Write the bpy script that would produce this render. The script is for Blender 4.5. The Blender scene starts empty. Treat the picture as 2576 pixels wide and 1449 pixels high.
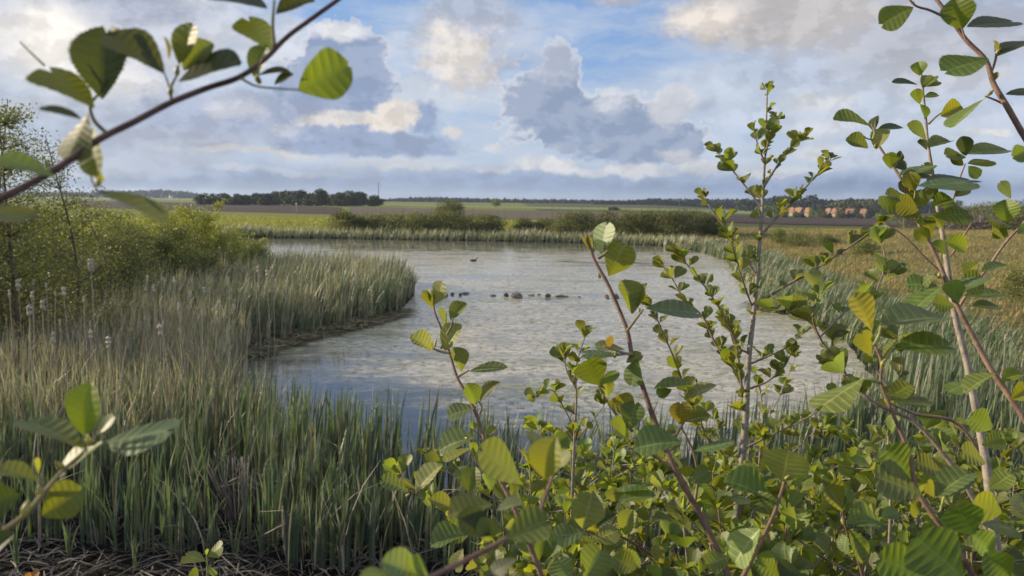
import bpy, math, random
import numpy as np
from mathutils import Vector, Matrix

rng = np.random.default_rng(11)
random.seed(5)
S = bpy.context.scene
COL = S.collection
R = math.radians

# ------------------------------------------------------------ camera
CAM_H, PITCH, ROLL, LENS = 4.0, 6.8, 0.6, 26.0
cam_data = bpy.data.cameras.new('camera')
cam = bpy.data.objects.new('camera', cam_data); COL.objects.link(cam)
cam_data.lens = LENS; cam_data.sensor_width = 36.0
cam_data.clip_start = 0.05; cam_data.clip_end = 12000
RM = Matrix.Rotation(R(90 - PITCH), 4, 'X') @ Matrix.Rotation(R(ROLL), 4, 'Z')
cam.matrix_world = Matrix.Translation((0, 0, CAM_H)) @ RM
cam_data.dof.use_dof = True
cam_data.dof.focus_distance = 1.8
cam_data.dof.aperture_fstop = 7.4
S.camera = cam
S.render.resolution_x, S.render.resolution_y = 1024, 576
S.view_settings.view_transform = 'Standard'
S.view_settings.look = 'None'
S.view_settings.exposure = 0.45
S.view_settings.gamma = 1.0
S.cycles.max_bounces = 6
S.cycles.transparent_max_bounces = 8
S.cycles.caustics_reflective = False
S.cycles.caustics_refractive = False

F = LENS / 36.0 * 2576.0
RN = np.array(RM.to_3x3())
CN = np.array([0, 0, CAM_H])

def ray(px, py):
    v = np.array([(px - 1288.0) / F, -(py - 724.5) / F, -1.0])
    return RN @ v
NEARER = 1.0                            # brings a whole sapling closer (or farther), true size following
def P(px, py, d):                       # point at depth d along the lens axis
    return CN + ray(px, py) * (d * NEARER)
def G(px, py, z=0.0):
    r = ray(px, py)
    return CN + r * ((z - CAM_H) / r[2])
def DIR(px, py):
    v = ray(px, py); v = v / np.linalg.norm(v)
    return math.atan2(v[0], v[1]), math.asin(v[2])

# ------------------------------------------------------------ sun and sky
SUN_AZ, SUN_EL = -72.0, 17.0            # degrees, azimuth from the view axis (negative: left)
sd = bpy.data.lights.new('sun', 'SUN'); sun = bpy.data.objects.new('sun', sd); COL.objects.link(sun)
sd.energy = 5.0; sd.angle = R(0.6); sd.color = (1.0, 0.84, 0.62)
to_sun = Vector((math.sin(R(SUN_AZ)) * math.cos(R(SUN_EL)), math.cos(R(SUN_AZ)) * math.cos(R(SUN_EL)), math.sin(R(SUN_EL))))
sun.rotation_euler = to_sun.to_track_quat('Z', 'Y').to_euler()
sun.location = to_sun * 50

def lin(r, g, b):
    return tuple(((c / 255.0 + 0.055) / 1.055) ** 2.4 if c > 10 else c / 255.0 / 12.92 for c in (r, g, b))

class NT:                                # small node-tree helper
    def __init__(s, tree): s.t = tree; tree.nodes.clear()
    def n(s, typ, **kw):
        nd = s.t.nodes.new(typ)
        for k, v in kw.items():
            if k == 'ins':
                for i, val in v.items():
                    if hasattr(val, 'is_output') or isinstance(val, bpy.types.NodeSocket): s.t.links.new(val, nd.inputs[i])
                    else: nd.inputs[i].default_value = val
            else: setattr(nd, k, v)
        return nd
    def math(s, op, a, b=0.0, c=None, clamp=False):
        ins = {0: a, 1: b}
        if c is not None: ins[2] = c
        return s.n('ShaderNodeMath', operation=op, use_clamp=clamp, ins=ins).outputs[0]
    def mix(s, f, a, b, blend='MIX'):
        nd = s.n('ShaderNodeMix', data_type='RGBA', blend_type=blend)
        for sock, v in ((nd.inputs[0], f), (nd.inputs[6], a), (nd.inputs[7], b)):
            if isinstance(v, bpy.types.NodeSocket): s.t.links.new(v, sock)
            else:
                if sock.type == 'RGBA' and len(v) == 3: v = (*v, 1)
                sock.default_value = v
        return nd.outputs[2]
    def ramp(s, f, stops, interp='LINEAR'):
        nd = s.n('ShaderNodeValToRGB'); nd.color_ramp.interpolation = interp
        while len(nd.color_ramp.elements) < len(stops): nd.color_ramp.elements.new(0.5)
        for e, (p, c) in zip(nd.color_ramp.elements, stops):
            e.position = p; e.color = (*c, 1) if len(c) == 3 else c
        s.t.links.new(f, nd.inputs[0]); return nd.outputs[0]
    def smooth(s, v, a, b, lo=0.0, hi=1.0):
        nd = s.n('ShaderNodeMapRange', interpolation_type='SMOOTHSTEP', ins={0: v, 1: a, 2: b, 3: lo, 4: hi})
        return nd.outputs[0]

W = bpy.data.worlds.new("World"); S.world = W; W.use_nodes = True
def build_sky():
    k = NT(W.node_tree)
    out = k.n('ShaderNodeOutputWorld'); bg = k.n('ShaderNodeBackground')
    k.t.links.new(bg.outputs[0], out.inputs[0])
    BG = 0.1; bg.inputs[1].default_value = BG
    sky = k.n('ShaderNodeTexSky', sky_type='NISHITA', sun_disc=False)
    sky.sun_elevation = R(SUN_EL); sky.sun_rotation = R(SUN_AZ)
    sky.air_density = 1.0; sky.dust_density = 0.4; sky.ozone_density = 1.5
    tc = k.n('ShaderNodeTexCoord'); sep = k.n('ShaderNodeSeparateXYZ', ins={0: tc.outputs['Generated']})
    az = k.math('ARCTAN2', sep.outputs[0], sep.outputs[1]); el = k.math('ARCSINE', sep.outputs[2])
    pos = k.n('ShaderNodeCombineXYZ', ins={0: az, 1: el}).outputs[0]
    # billows stretched a little sideways, finer towards the horizon like real decks seen edge-on
    w1 = k.n('ShaderNodeTexNoise', noise_dimensions='2D', ins={0: pos, 'Scale': 7.0, 'Detail': 6.0, 'Roughness': 0.6})
    wv = k.n('ShaderNodeVectorMath', operation='MULTIPLY_ADD', ins={0: w1.outputs['Color'], 1: (0.05, 0.032, 0), 2: (-0.025, -0.016, 0)}).outputs[0]
    w2 = k.n('ShaderNodeTexNoise', noise_dimensions='2D', ins={0: pos, 'Scale': 38.0, 'Detail': 7.0, 'Roughness': 0.65})
    wv2 = k.n('ShaderNodeVectorMath', operation='MULTIPLY_ADD', ins={0: w2.outputs['Color'], 1: (0.015, 0.013, 0), 2: (-0.0075, -0.0065, 0)}).outputs[0]
    p1 = k.n('ShaderNodeVectorMath', operation='ADD', ins={0: pos, 1: wv}).outputs[0]
    p2 = k.n('ShaderNodeVectorMath', operation='ADD', ins={0: p1, 1: wv2}).outputs[0]
    def noise(sx, sy, det, rough, off=(0, 0), src=pos):
        m = k.n('ShaderNodeVectorMath', operation='MULTIPLY_ADD', ins={0: src, 1: (sx, sy, 0), 2: (off[0], off[1], 0)}).outputs[0]
        return k.n('ShaderNodeTexNoise', noise_dimensions='2D', ins={0: m, 'Scale': 1.0, 'Detail': det, 'Roughness': rough}).outputs['Fac']
    puff = noise(26, 36, 9, 0.66)
    rel = k.math('SUBTRACT', noise(15, 24, 8, 0.58, (21, 13), p1), noise(15, 24, 8, 0.58, (21 - .24, 13 + .22), p1))
    relief = k.smooth(rel, -0.09, 0.09)                       # relief painted into cloud colour, as if lit from the upper left
    puff2 = noise(9, 16, 7, 0.6, (7, 3))
    streak = noise(5, 26, 6, 0.6, (3, 9), p2)
    wisp = noise(12, 30, 7, 0.68, (11, 2), p2)
    vor = k.n('ShaderNodeTexVoronoi', voronoi_dimensions='2D', feature='SMOOTH_F1', ins={0: k.n('ShaderNodeVectorMath', operation='MULTIPLY_ADD', ins={0: p2, 1: (85, 100, 0), 2: (0, 0, 0)}).outputs[0], 'Scale': 1.0}).outputs['Distance']
    bill = k.math('SUBTRACT', 0.62, vor)                   # cauliflower bulges
    def C(r, g, b): return tuple(x * 0.74 / BG for x in lin(r, g, b))
    # clear air: the physical sky, then a thin pale veil that thickens downwards
    col = k.mix(0.75, sky.outputs[0], C(134, 170, 224))
    veil = k.math('ADD', k.smooth(el, 0.28, 0.12, 0.0, 0.70), k.math('MULTIPLY', k.math('SUBTRACT', streak, 0.5), 2.2), clamp=True)
    col = k.mix(veil, col, C(201, 211, 226))
    # broken cloud everywhere outside the part seen (it lights the place and shows in the water)
    far = k.smooth(k.math('ABSOLUTE', az), 0.58, 0.80)
    up = k.smooth(el, 0.27, 0.36)
    gen = k.math('MAXIMUM', far, up)
    cl = k.smooth(k.math('ADD', k.math('MULTIPLY', puff2, 0.6), k.math('MULTIPLY', noise(3.2, 5, 6, 0.55, (2, 5)), 0.6)), 0.52, 0.66)
    col = k.mix(k.math('MULTIPLY', k.math('MULTIPLY', gen, cl), 0.9), col, k.mix(k.smooth(puff, .35, .6), C(178, 188, 206), C(250, 246, 242)))
    def cloud(x, y, rx, ry, core, rim=None, op=1.0, soft=0.35, amp=1.0, rimw=0.35, nz=None, bl=0.0, grad=0.0, more=()):
        nonlocal col
        v = None
        for (x_, y_, rx_, ry_) in ([(x, y, rx, ry)] + list(more)):
            a0, e0 = DIR(x_, y_); sx, sy = rx_ / F, ry_ / F
            m = k.n('ShaderNodeVectorMath', operation='MULTIPLY_ADD', ins={0: p2, 1: (1 / sx, 1 / sy, 0), 2: (-a0 / sx, -e0 / sy, 0)}).outputs[0]
            ln = k.n('ShaderNodeVectorMath', operation='LENGTH', ins={0: m}).outputs['Value']
            v1 = k.math('SUBTRACT', 1.0, ln)
            v = v1 if v is None else k.n('ShaderNodeMath', operation='SMOOTH_MAX', ins={0: v, 1: v1, 2: 0.25}).outputs[0]
        v = k.math('ADD', v, k.math('MULTIPLY_ADD', nz or puff, amp, -amp * 0.5))
        if bl: v = k.math('MULTIPLY_ADD', bill, bl * 0.55, v)
        mk = k.smooth(v, 0.0, soft)
        cc = C(*core)
        if rim:
            ly = k.n('ShaderNodeSeparateXYZ', ins={0: m}).outputs[1]
            edge = k.smooth(v, rimw, 0.03)
            edge = k.math('MULTIPLY', edge, k.smooth(ly, -0.25 + grad, 0.45 + grad))
            cc = k.mix(k.math('MULTIPLY', relief, 0.55), tuple(c * 0.93 for c in C(*core)), tuple(c * 0.75 + r_ * 0.25 + .12 for c, r_ in zip(C(*core), C(*rim))))
            cc = k.mix(edge, cc, C(*rim))
        else:
            cc = k.mix(k.math('MULTIPLY_ADD', relief, 0.6, k.math('MULTIPLY', k.smooth(puff2, 0.3, 0.7), 0.4)), tuple(c * 0.84 for c in cc), tuple(c * 1.17 for c in cc))
        col = k.mix(k.math('MULTIPLY', mk, op), col, cc)
    LG = lambda: None
    # --- high and far layers first
    cloud(1130, 130, 260, 170, (205, 213, 226), op=.7, soft=.8, amp=1.2, nz=puff2)
    cloud(250, 60, 520, 230, (206, 209, 218), op=.95, soft=.7, amp=.9, nz=puff2)
    cloud(2150, 250, 620, 210, (196, 206, 222), op=.85, soft=.9, amp=1.4, nz=wisp)
    cloud(1288, 470, 2600, 66, (143, 160, 191), op=1.0, soft=.8, amp=.5, nz=streak)
    cloud(100, 420, 500, 130, (186, 192, 206), op=.8, soft=.8, amp=.6)
    cloud(330, 10, 190, 60, (168, 176, 198), op=.8, soft=.8, amp=1.2)
    cloud(110, 100, 200, 130, (252, 246, 238), op=1.0, soft=.9, amp=1.2, nz=puff2)
    cloud(300, 200, 140, 80, (236, 232, 230), op=.8, soft=.8, amp=1.6)
    cloud(60, 260, 230, 40, (180, 184, 196), op=.7, soft=.8, amp=1.2)
    cloud(420, 330, 330, 95, (172, 180, 198), op=.85, soft=.7, amp=.9)
    # towering left cumulus, blue in its own shade with a white crown
    cloud(760, 130, 190, 80, (214, 218, 226), op=.7, soft=.7, amp=1.4)
    cloud(850, 245, 150, 115, (148, 166, 199), (232, 229, 235), soft=.22, amp=.55, bl=.55, rimw=.30, more=[(872, 150, 100, 88), (935, 215, 50, 60)])
    cloud(865, 85, 75, 26, (236, 236, 237), op=.85, soft=.6, amp=1.0, bl=.6)
    cloud(620, 290, 300, 70, (164, 175, 200), op=.9, soft=.5, amp=.9)
    cloud(560, 275, 90, 45, (206, 208, 216), op=.8, soft=.8, amp=1.8)
    cloud(700, 330, 60, 20, (214, 214, 220), op=.5, soft=.8, amp=1.6)
    # big cream cloud near the middle
    cloud(1180, 90, 175, 150, (178, 186, 204), op=.9, soft=.55, amp=.7, bl=.2)
    cloud(1150, 140, 140, 110, (234, 226, 218), op=.9, soft=.8, amp=1.5, bl=.5)
    cloud(1190, 30, 90, 45, (168, 178, 200), op=.8, soft=.8, amp=.9)
    # dark mass right of the middle with its ragged tower
    cloud(1480, 308, 200, 82, (148, 165, 194), (232, 233, 237), soft=.22, amp=.62, bl=.55, rimw=.30,
          more=[(1375, 265, 105, 90), (1395, 190, 62, 80), (1610, 348, 150, 62), (1690, 375, 80, 38)])
    cloud(1385, 165, 70, 60, (186, 194, 211), (230, 230, 233), op=.8, soft=.6, amp=1.0, bl=.5, rimw=.5)
    cloud(1560, 262, 60, 28, (205, 209, 219), op=.5, soft=.8, amp=1.4)
    cloud(1460, 340, 60, 20, (166, 181, 208), op=.6, soft=.8, amp=1.5)
    cloud(1690, 275, 55, 55, (198, 203, 214), (238, 232, 226), op=.85, soft=.4, amp=1.2, bl=.4, rimw=.5)
    cloud(1540, 245, 40, 30, (215, 217, 224), op=.6, soft=.6, amp=1.6)
    # left-middle: white puffs above the dark flat base
    cloud(880, 300, 150, 24, (226, 220, 214), op=.85, soft=.5, amp=.9, bl=.4)
    cloud(1065, 300, 60, 45, (148, 167, 202), (180, 190, 210), op=.95, soft=.5, amp=.6, bl=.4)
    cloud(1003, 300, 58, 50, (234, 224, 213), op=.9, soft=.5, amp=1.5, bl=.7, more=[(975, 322, 50, 22), (940, 305, 40, 14)])
    cloud(1145, 335, 32, 18, (234, 224, 214), op=.8, soft=.7, amp=1.2)
    cloud(930, 365, 300, 34, (148, 163, 193), op=.95, soft=.4, amp=.7)
    cloud(640, 385, 270, 13, (218, 214, 210), op=.75, soft=.9, amp=1.3)
    cloud(500, 350, 260, 24, (172, 178, 194), op=.6, soft=.8, amp=1.0)
    # row of low cumulus over the horizon
    for (x, y, rx, ry, o) in ((1330, 412, 42, 26, .8), (1400, 420, 62, 30, .8), (1250, 372, 34, 14, .6), (1600, 430, 110, 20, .7),
                              (1500, 432, 60, 14, .5), (1010, 412, 160, 13, .55), (1250, 430, 60, 12, .5), (1760, 420, 60, 22, .55),
                              (1960, 425, 150, 16, .55), (1700, 395, 60, 20, .5), (2060, 380, 60, 22, .5), (700, 432, 200, 10, .3)):
        cloud(x, y, rx, ry, (222, 220, 218), op=o, soft=.6, amp=1.1, bl=.5)
    # the grey cloud across the top right
    cloud(2020, 190, 300, 50, (176, 188, 210), op=.6, soft=.9, amp=1.1)
    cloud(2330, 90, 360, 140, (186, 188, 198), op=.85, soft=.7, amp=.7)
    cloud(1960, 40, 330, 100, (196, 192, 192), op=.97, soft=.5, amp=.55)
    cloud(1790, 50, 130, 66, (236, 226, 216), op=.9, soft=.8, amp=.8)
    cloud(1560, -10, 120, 22, (190, 188, 196), op=.8, soft=.7, amp=1.0)
    cloud(2400, 200, 260, 60, (202, 204, 212), op=.7, soft=.9, amp=1.3)
    cloud(2070, 265, 110, 30, (216, 214, 216), op=.7, soft=.9, amp=1.5)
    cloud(2090, 320, 150, 30, (214, 215, 220), op=.65, soft=.8, amp=1.3)
    cloud(2480, 325, 60, 14, (234, 228, 222), op=.8, soft=.9, amp=1.2)
    cloud(2200, 400, 200, 30, (188, 196, 212), op=.5, soft=.9, amp=1.2)
    cloud(1780, 272, 30, 20, (172, 184, 206), op=.6, soft=.8, amp=1.4)
    # rain-blue band on the horizon
    cloud(1900, 478, 900, 22, (132, 151, 186), op=1.0, soft=.7, amp=.4, nz=streak)
    cloud(500, 470, 700, 22, (142, 157, 186), op=1.0, soft=.7, amp=.4, nz=streak)
    # below the horizon nothing of the sky is seen; keep it dark like land
    col = k.mix(k.smooth(el, -0.002, -0.03), col, C(70, 75, 60))
    k.t.links.new(col, bg.inputs[0])
build_sky()
W.cycles.sampling_method = 'MANUAL'
W.cycles.sample_map_resolution = 512

# ------------------------------------------------------------ mesh helpers
def mesh_obj(name, V, Q=None, T=None, mat=None, parent=None, uv=None, tint=None, smooth=True, loc=None):
    V = np.asarray(V, dtype=np.float32)
    Q = np.zeros((0, 4), np.int32) if Q is None or len(Q) == 0 else np.asarray(Q, np.int32)
    T = np.zeros((0, 3), np.int32) if T is None or len(T) == 0 else np.asarray(T, np.int32)
    me = bpy.data.meshes.new(name)
    me.vertices.add(len(V)); me.vertices.foreach_set('co', V.ravel())
    loops = np.concatenate([Q.ravel(), T.ravel()]).astype(np.int32)
    me.loops.add(len(loops)); me.loops.foreach_set('vertex_index', loops)
    me.polygons.add(len(Q) + len(T))
    st = np.concatenate([np.arange(len(Q)) * 4, len(Q) * 4 + np.arange(len(T)) * 3]).astype(np.int32)
    me.polygons.foreach_set('loop_start', st)
    me.update(calc_edges=True)
    me.polygons.foreach_set('use_smooth', np.full(len(Q) + len(T), smooth))
    if uv is not None:
        l = me.uv_layers.new(name='UVMap'); l.data.foreach_set('uv', np.asarray(uv, np.float32)[loops].ravel())
    if tint is not None:
        c = me.color_attributes.new('tint', 'FLOAT_COLOR', 'POINT')
        tt = np.ones((len(V), 4), np.float32); tt[:, :3] = tint
        c.data.foreach_set('color', tt.ravel())
    if mat: me.materials.append(mat)
    o = bpy.data.objects.new(name, me); COL.objects.link(o)
    if parent:
        o.parent = parent
        o.matrix_parent_inverse = Matrix.Translation(-Vector(parent.location))
    return o

def tag(o, label=None, cat=None, group=None, kind=None):
    if label: o['label'] = label
    if cat: o['category'] = cat
    if group: o['group'] = group
    if kind: o['kind'] = kind
    return o
def thing(name, loc, label, cat, group=None):
    o = bpy.data.objects.new(name, None); COL.objects.link(o); o.location = loc; o.empty_display_size = 0.1
    return tag(o, label, cat, group)

class Acc:                                # gathers pieces into one mesh
    def __init__(s): s.V = []; s.Q = []; s.T = []; s.uv = []; s.c = []; s.n = 0
    def add(s, V, Q=None, T=None, uv=None, tint=(1, 1, 1)):
        V = np.asarray(V, float); s.V.append(V)
        if Q is not None and len(Q): s.Q.append(np.asarray(Q) + s.n)
        if T is not None and len(T): s.T.append(np.asarray(T) + s.n)
        s.uv.append(np.zeros((len(V), 2)) if uv is None else uv)
        s.c.append(np.broadcast_to(np.asarray(tint, float), (len(V), 3))); s.n += len(V)
        return s
    def build(s, name, mat, parent=None, smooth=True):
        return mesh_obj(name, np.vstack(s.V), np.vstack(s.Q) if s.Q else None, np.vstack(s.T) if s.T else None, mat, parent,
                        np.vstack(s.uv), np.vstack(s.c), smooth)

def catmull(pts, rad, sub=5):
    pts = np.asarray(pts, float); rad = np.asarray(rad, float)
    if len(pts) < 3:
        t = np.linspace(0, 1, sub + 1)[:, None]
        return pts[0] * (1 - t) + pts[-1] * t, rad[0] * (1 - t[:, 0]) + rad[-1] * t[:, 0]
    dl = np.linalg.norm(np.diff(pts, axis=0), axis=1) + 1e-9; v = np.diff(pts, axis=0) / dl[:, None]
    m = np.vstack([v[:1], (v[:-1] * dl[1:, None] + v[1:] * dl[:-1, None]) / (dl[1:] + dl[:-1])[:, None], v[-1:]])
    out, ro = [], []
    for i in range(len(pts) - 1):
        h = dl[i]
        for j in range(sub):
            t = j / sub; t2, t3 = t * t, t * t * t
            out.append((2 * t3 - 3 * t2 + 1) * pts[i] + (t3 - 2 * t2 + t) * h * m[i] + (3 * t2 - 2 * t3) * pts[i + 1] + (t3 - t2) * h * m[i + 1])
            ro.append(rad[i] * (1 - t) + rad[i + 1] * t)
    out.append(pts[-1]); ro.append(rad[-1])
    return np.array(out), np.array(ro)
def tube(pts, rad, sides=8, sub=5, bump=0.0):
    p, r = catmull(pts, rad, sub) if sub > 1 else (np.asarray(pts, float), np.asarray(rad, float))
    n = len(p); tn = np.gradient(p, axis=0); tn /= np.linalg.norm(tn, axis=1)[:, None] + 1e-12
    ref = np.array([0.31, 0.2, 1.0]) if abs(tn[0][2]) < 0.9 else np.array([1.0, 0.1, 0])
    a = np.cross(tn, ref); a /= np.linalg.norm(a, axis=1)[:, None] + 1e-12
    b = np.cross(tn, a)
    if bump: r = r * (1 + bump * rng.random(n))
    ang = np.linspace(0, 2 * math.pi, sides, endpoint=False)
    V = p[:, None] + r[:, None, None] * (np.cos(ang)[None, :, None] * a[:, None] + np.sin(ang)[None, :, None] * b[:, None])
    V = V.reshape(-1, 3)
    i = np.arange(n - 1)[:, None] * sides; j = np.arange(sides)[None]; j2 = (j + 1) % sides
    Q = np.stack([i + j, i + j2, i + sides + j2, i + sides + j], -1).reshape(-1, 4)
    V = np.vstack([V, p[-1] + tn[-1] * r[-1] * 0.5]); k = (n - 1) * sides
    T = [(k + q, k + (q + 1) % sides, len(V) - 1) for q in range(sides)]
    uv = np.zeros((len(V), 2)); uv[:-1, 1] = np.repeat(np.arange(n), sides)
    return V, Q, np.array(T), uv

# ------------------------------------------------------------ materials
def new_mat(name):
    m = bpy.data.materials.new(name); m.use_nodes = True
    return m, NT(m.node_tree)
def out_link(k, sh):
    o = k.n('ShaderNodeOutputMaterial'); k.t.links.new(sh, o.inputs[0]); return o

def leaf_material(name, top, under, vein, trans, nv=7.0, rough=0.50, tf=0.38):
    m, k = new_mat(name)
    uv = k.n('ShaderNodeUVMap', uv_map='UVMap'); sp = k.n('ShaderNodeSeparateXYZ', ins={0: uv.outputs[0]})
    u, v = sp.outputs[0], sp.outputs[1]
    at = k.n('ShaderNodeAttribute', attribute_name='tint')
    fr = k.math('ABSOLUTE', k.math('SUBTRACT', k.math('FRACT', k.math('MULTIPLY', u, nv)), 0.5))
    vn = k.smooth(fr, 0.41, 0.49)
    mid = k.smooth(k.math('ABSOLUTE', k.math('SUBTRACT', v, 0.5)), 0.035, 0.008)
    vv = k.math('MAXIMUM', vn, mid)
    tc = k.n('ShaderNodeTexCoord')
    nz = k.n('ShaderNodeTexNoise', ins={0: tc.outputs['Object'], 'Scale': 55.0, 'Detail': 4.0})
    base = k.mix(k.math('MULTIPLY', vv, 0.75), top, vein)
    geo = k.n('ShaderNodeNewGeometry')
    un = k.mix(k.math('MULTIPLY', vv, 0.7), under, vein)
    c = k.mix(geo.outputs['Backfacing'], base, un)
    c = k.mix(1.0, c, at.outputs['Color'], 'MULTIPLY')
    c = k.mix(k.smooth(nz.outputs['Fac'], 0.35, 0.7), k.mix(0.28, c, (0, 0, 0)), c)
    sp_ = k.n('ShaderNodeTexNoise', ins={0: tc.outputs['Object'], 'Scale': 130.0, 'Detail': 2.0}).outputs['Fac']
    c = k.mix(k.smooth(sp_, 0.70, 0.76), c, (0.16, 0.10, 0.04))
    pr = k.n('ShaderNodeBsdfPrincipled', ins={'Base Color': c, 'Roughness': rough, 'Specular IOR Level': 0.45})
    bmp = k.n('ShaderNodeBump', ins={'Strength': 0.25, 'Distance': 0.0006,
              'Height': k.n('ShaderNodeTexNoise', ins={0: tc.outputs['Object'], 'Scale': 420.0, 'Detail': 2.0}).outputs['Fac']})
    k.t.links.new(bmp.outputs[0], pr.inputs['Normal'])
    tl = k.n('ShaderNodeBsdfTranslucent', ins={0: k.mix(1.0, k.mix(k.math('MULTIPLY', vv, 0.5), trans, tuple(x * 0.6 for x in trans)), at.outputs['Color'], 'MULTIPLY')})
    mx = k.n('ShaderNodeMixShader', ins={0: tf, 1: pr.outputs[0], 2: tl.outputs[0]})
    out_link(k, mx.outputs[0]); return m
M_ALDER = leaf_material('alder leaf', (0.122, 0.154, 0.042), (0.155, 0.185, 0.075), (0.36, 0.40, 0.13), (0.42, 0.46, 0.04))
M_FINE = leaf_material('small leaf', (0.085, 0.125, 0.03), (0.13, 0.17, 0.06), (0.2, 0.25, 0.08), (0.26, 0.33, 0.03), nv=3.0)

def plain(name, col, rough=0.8, spec=0.3, nscale=0.0, namt=0.3, bump=0.0, bscale=30.0, use_tint=False, trans=None, tf=0.3, dist=0.01):
    m, k = new_mat(name); tc = k.n('ShaderNodeTexCoord'); c = None
    if use_tint:
        c = k.n('ShaderNodeAttribute', attribute_name='tint').outputs['Color']
    if nscale:
        nz = k.n('ShaderNodeTexNoise', ins={0: tc.outputs['Object'], 'Scale': nscale, 'Detail': 6.0, 'Roughness': 0.6}).outputs['Fac']
        f = k.smooth(nz, 0.3, 0.7)
        src = c if c is not None else (*col, 1)
        lo = k.mix(1.0, src, (1 - namt,) * 3, 'MULTIPLY'); hi = k.mix(1.0, src, (1 + namt * 0.6,) * 3, 'MULTIPLY')
        c = k.mix(f, lo, hi)
    elif c is None: c = (*col, 1)
    pr = k.n('ShaderNodeBsdfPrincipled', ins={'Base Color': c, 'Roughness': rough, 'Specular IOR Level': spec})
    if bump:
        h = k.n('ShaderNodeTexNoise', ins={0: tc.outputs['Object'], 'Scale': bscale, 'Detail': 6.0})
        b = k.n('ShaderNodeBump', ins={'Strength': bump, 'Distance': dist, 'Height': h.outputs['Fac']})
        k.t.links.new(b.outputs[0], pr.inputs['Normal'])
    sh = pr.outputs[0]
    if trans:
        cc = k.mix(1.0, c if not isinstance(c, tuple) else c, (*trans, 1), 'MULTIPLY')
        tl = k.n('ShaderNodeBsdfTranslucent', ins={0: cc})
        sh = k.n('ShaderNodeMixShader', ins={0: tf, 1: sh, 2: tl.outputs[0]}).outputs[0]
    out_link(k, sh); return m

M_BARK = plain('alder bark', (0.30, 0.24, 0.19), 0.7, 0.3, 60, 0.35, 0.5, 160, use_tint=True, dist=0.002)
M_BUD = plain('bud scales', (0.45, 0.42, 0.12), 0.4, 0.5, 80, 0.3, trans=(1.3, 1.2, .6), tf=0.25)
M_REED = plain('reed blade', (1, 1, 1), 0.45, 0.45, 3.0, 0.25, use_tint=True, trans=(1.1, 1.35, 0.6), tf=0.22)
M_GRASS = plain('grass blade', (1, 1, 1), 0.6, 0.3, 1.0, 0.25, use_tint=True, trans=(1.2, 1.3, 0.6), tf=0.3)
M_LITTER = plain('dead reed', (1, 1, 1), 0.75, 0.3, 12.0, 0.3, use_tint=True)
M_FLUFF = plain('seed fluff', (0.58, 0.50, 0.38), 0.95, 0.1, 60, 0.4, 0.8, 140, use_tint=True, dist=0.01)
M_STALK = plain('dry stalk', (0.42, 0.34, 0.25), 0.7, 0.3, 20, 0.25, use_tint=True)
M_FOL = plain('foliage', (1, 1, 1), 0.55, 0.3, 0.5, 0.2, use_tint=True, trans=(1.3, 1.4, 0.5), tf=0.33)
M_WOOD = plain('woodland foliage', (1, 1, 1), 0.8, 0.2, 0.08, 0.3, use_tint=True)
M_TWIG = plain('twig', (0.13, 0.10, 0.075), 0.8, 0.2, 8, 0.3)
M_DEADWOOD = plain('dead wood', (0.30, 0.26, 0.22), 0.8, 0.2, 3, 0.35)

# ------------------------------------------------------------ the land
POND = np.array([(-6.9, 19.4), (-6.0, 15.2), (-4.4, 12.4), (-2.9, 10.9), (-1.2, 10.0), (0.5, 9.7), (2.5, 9.9), (4.5, 10.8), (6.5, 12.9),
                 (8.2, 16.5), (9.6, 21), (10.2, 25.5), (9.4, 28), (11.5, 33), (12, 38), (14.6, 50), (15.3, 60), (13, 67), (5, 70.5), (-5, 72),
                 (-15, 73), (-26, 73.5), (-28, 60), (-20, 50), (-14, 42.5), (-8.5, 37.5), (-5.3, 35), (-4.1, 31.5), (-3.9, 26.2), (-4.9, 23.9), (-6.3, 21)], float)
def sdist(X, Y):                           # signed distance to the shoreline, negative in the water
    sh = X.shape; p = np.stack([X.ravel(), Y.ravel()], 1); d = np.full(len(p), 1e18); ins = np.zeros(len(p), bool)
    n = len(POND)
    for i in range(n):
        a, b = POND[i], POND[(i + 1) % n]; ab = b - a
        t = np.clip(((p - a) @ ab) / (ab @ ab), 0, 1)
        d = np.minimum(d, ((p - a - t[:, None] * ab) ** 2).sum(1))
        c = ((a[1] > p[:, 1]) != (b[1] > p[:, 1])) & (p[:, 0] < ab[0] * (p[:, 1] - a[1]) / (ab[1] if abs(ab[1]) > 1e-9 else 1e-9) + a[0])
        ins ^= c
    d = np.sqrt(d); d[ins] *= -1
    return d.reshape(sh)
def ss(x, a, b):
    t = np.clip((x - a) / (b - a), 0, 1); return t * t * (3 - 2 * t)
def wob(X, Y, s, ph=0.0):
    return (np.sin(X / s + ph) * np.cos(Y / s * 1.3 + 1.7 * ph) + 0.5 * np.sin(X / s * 2.3 + 2 + ph) * np.sin(Y / s * 2.9 + ph)) / 1.5
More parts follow.
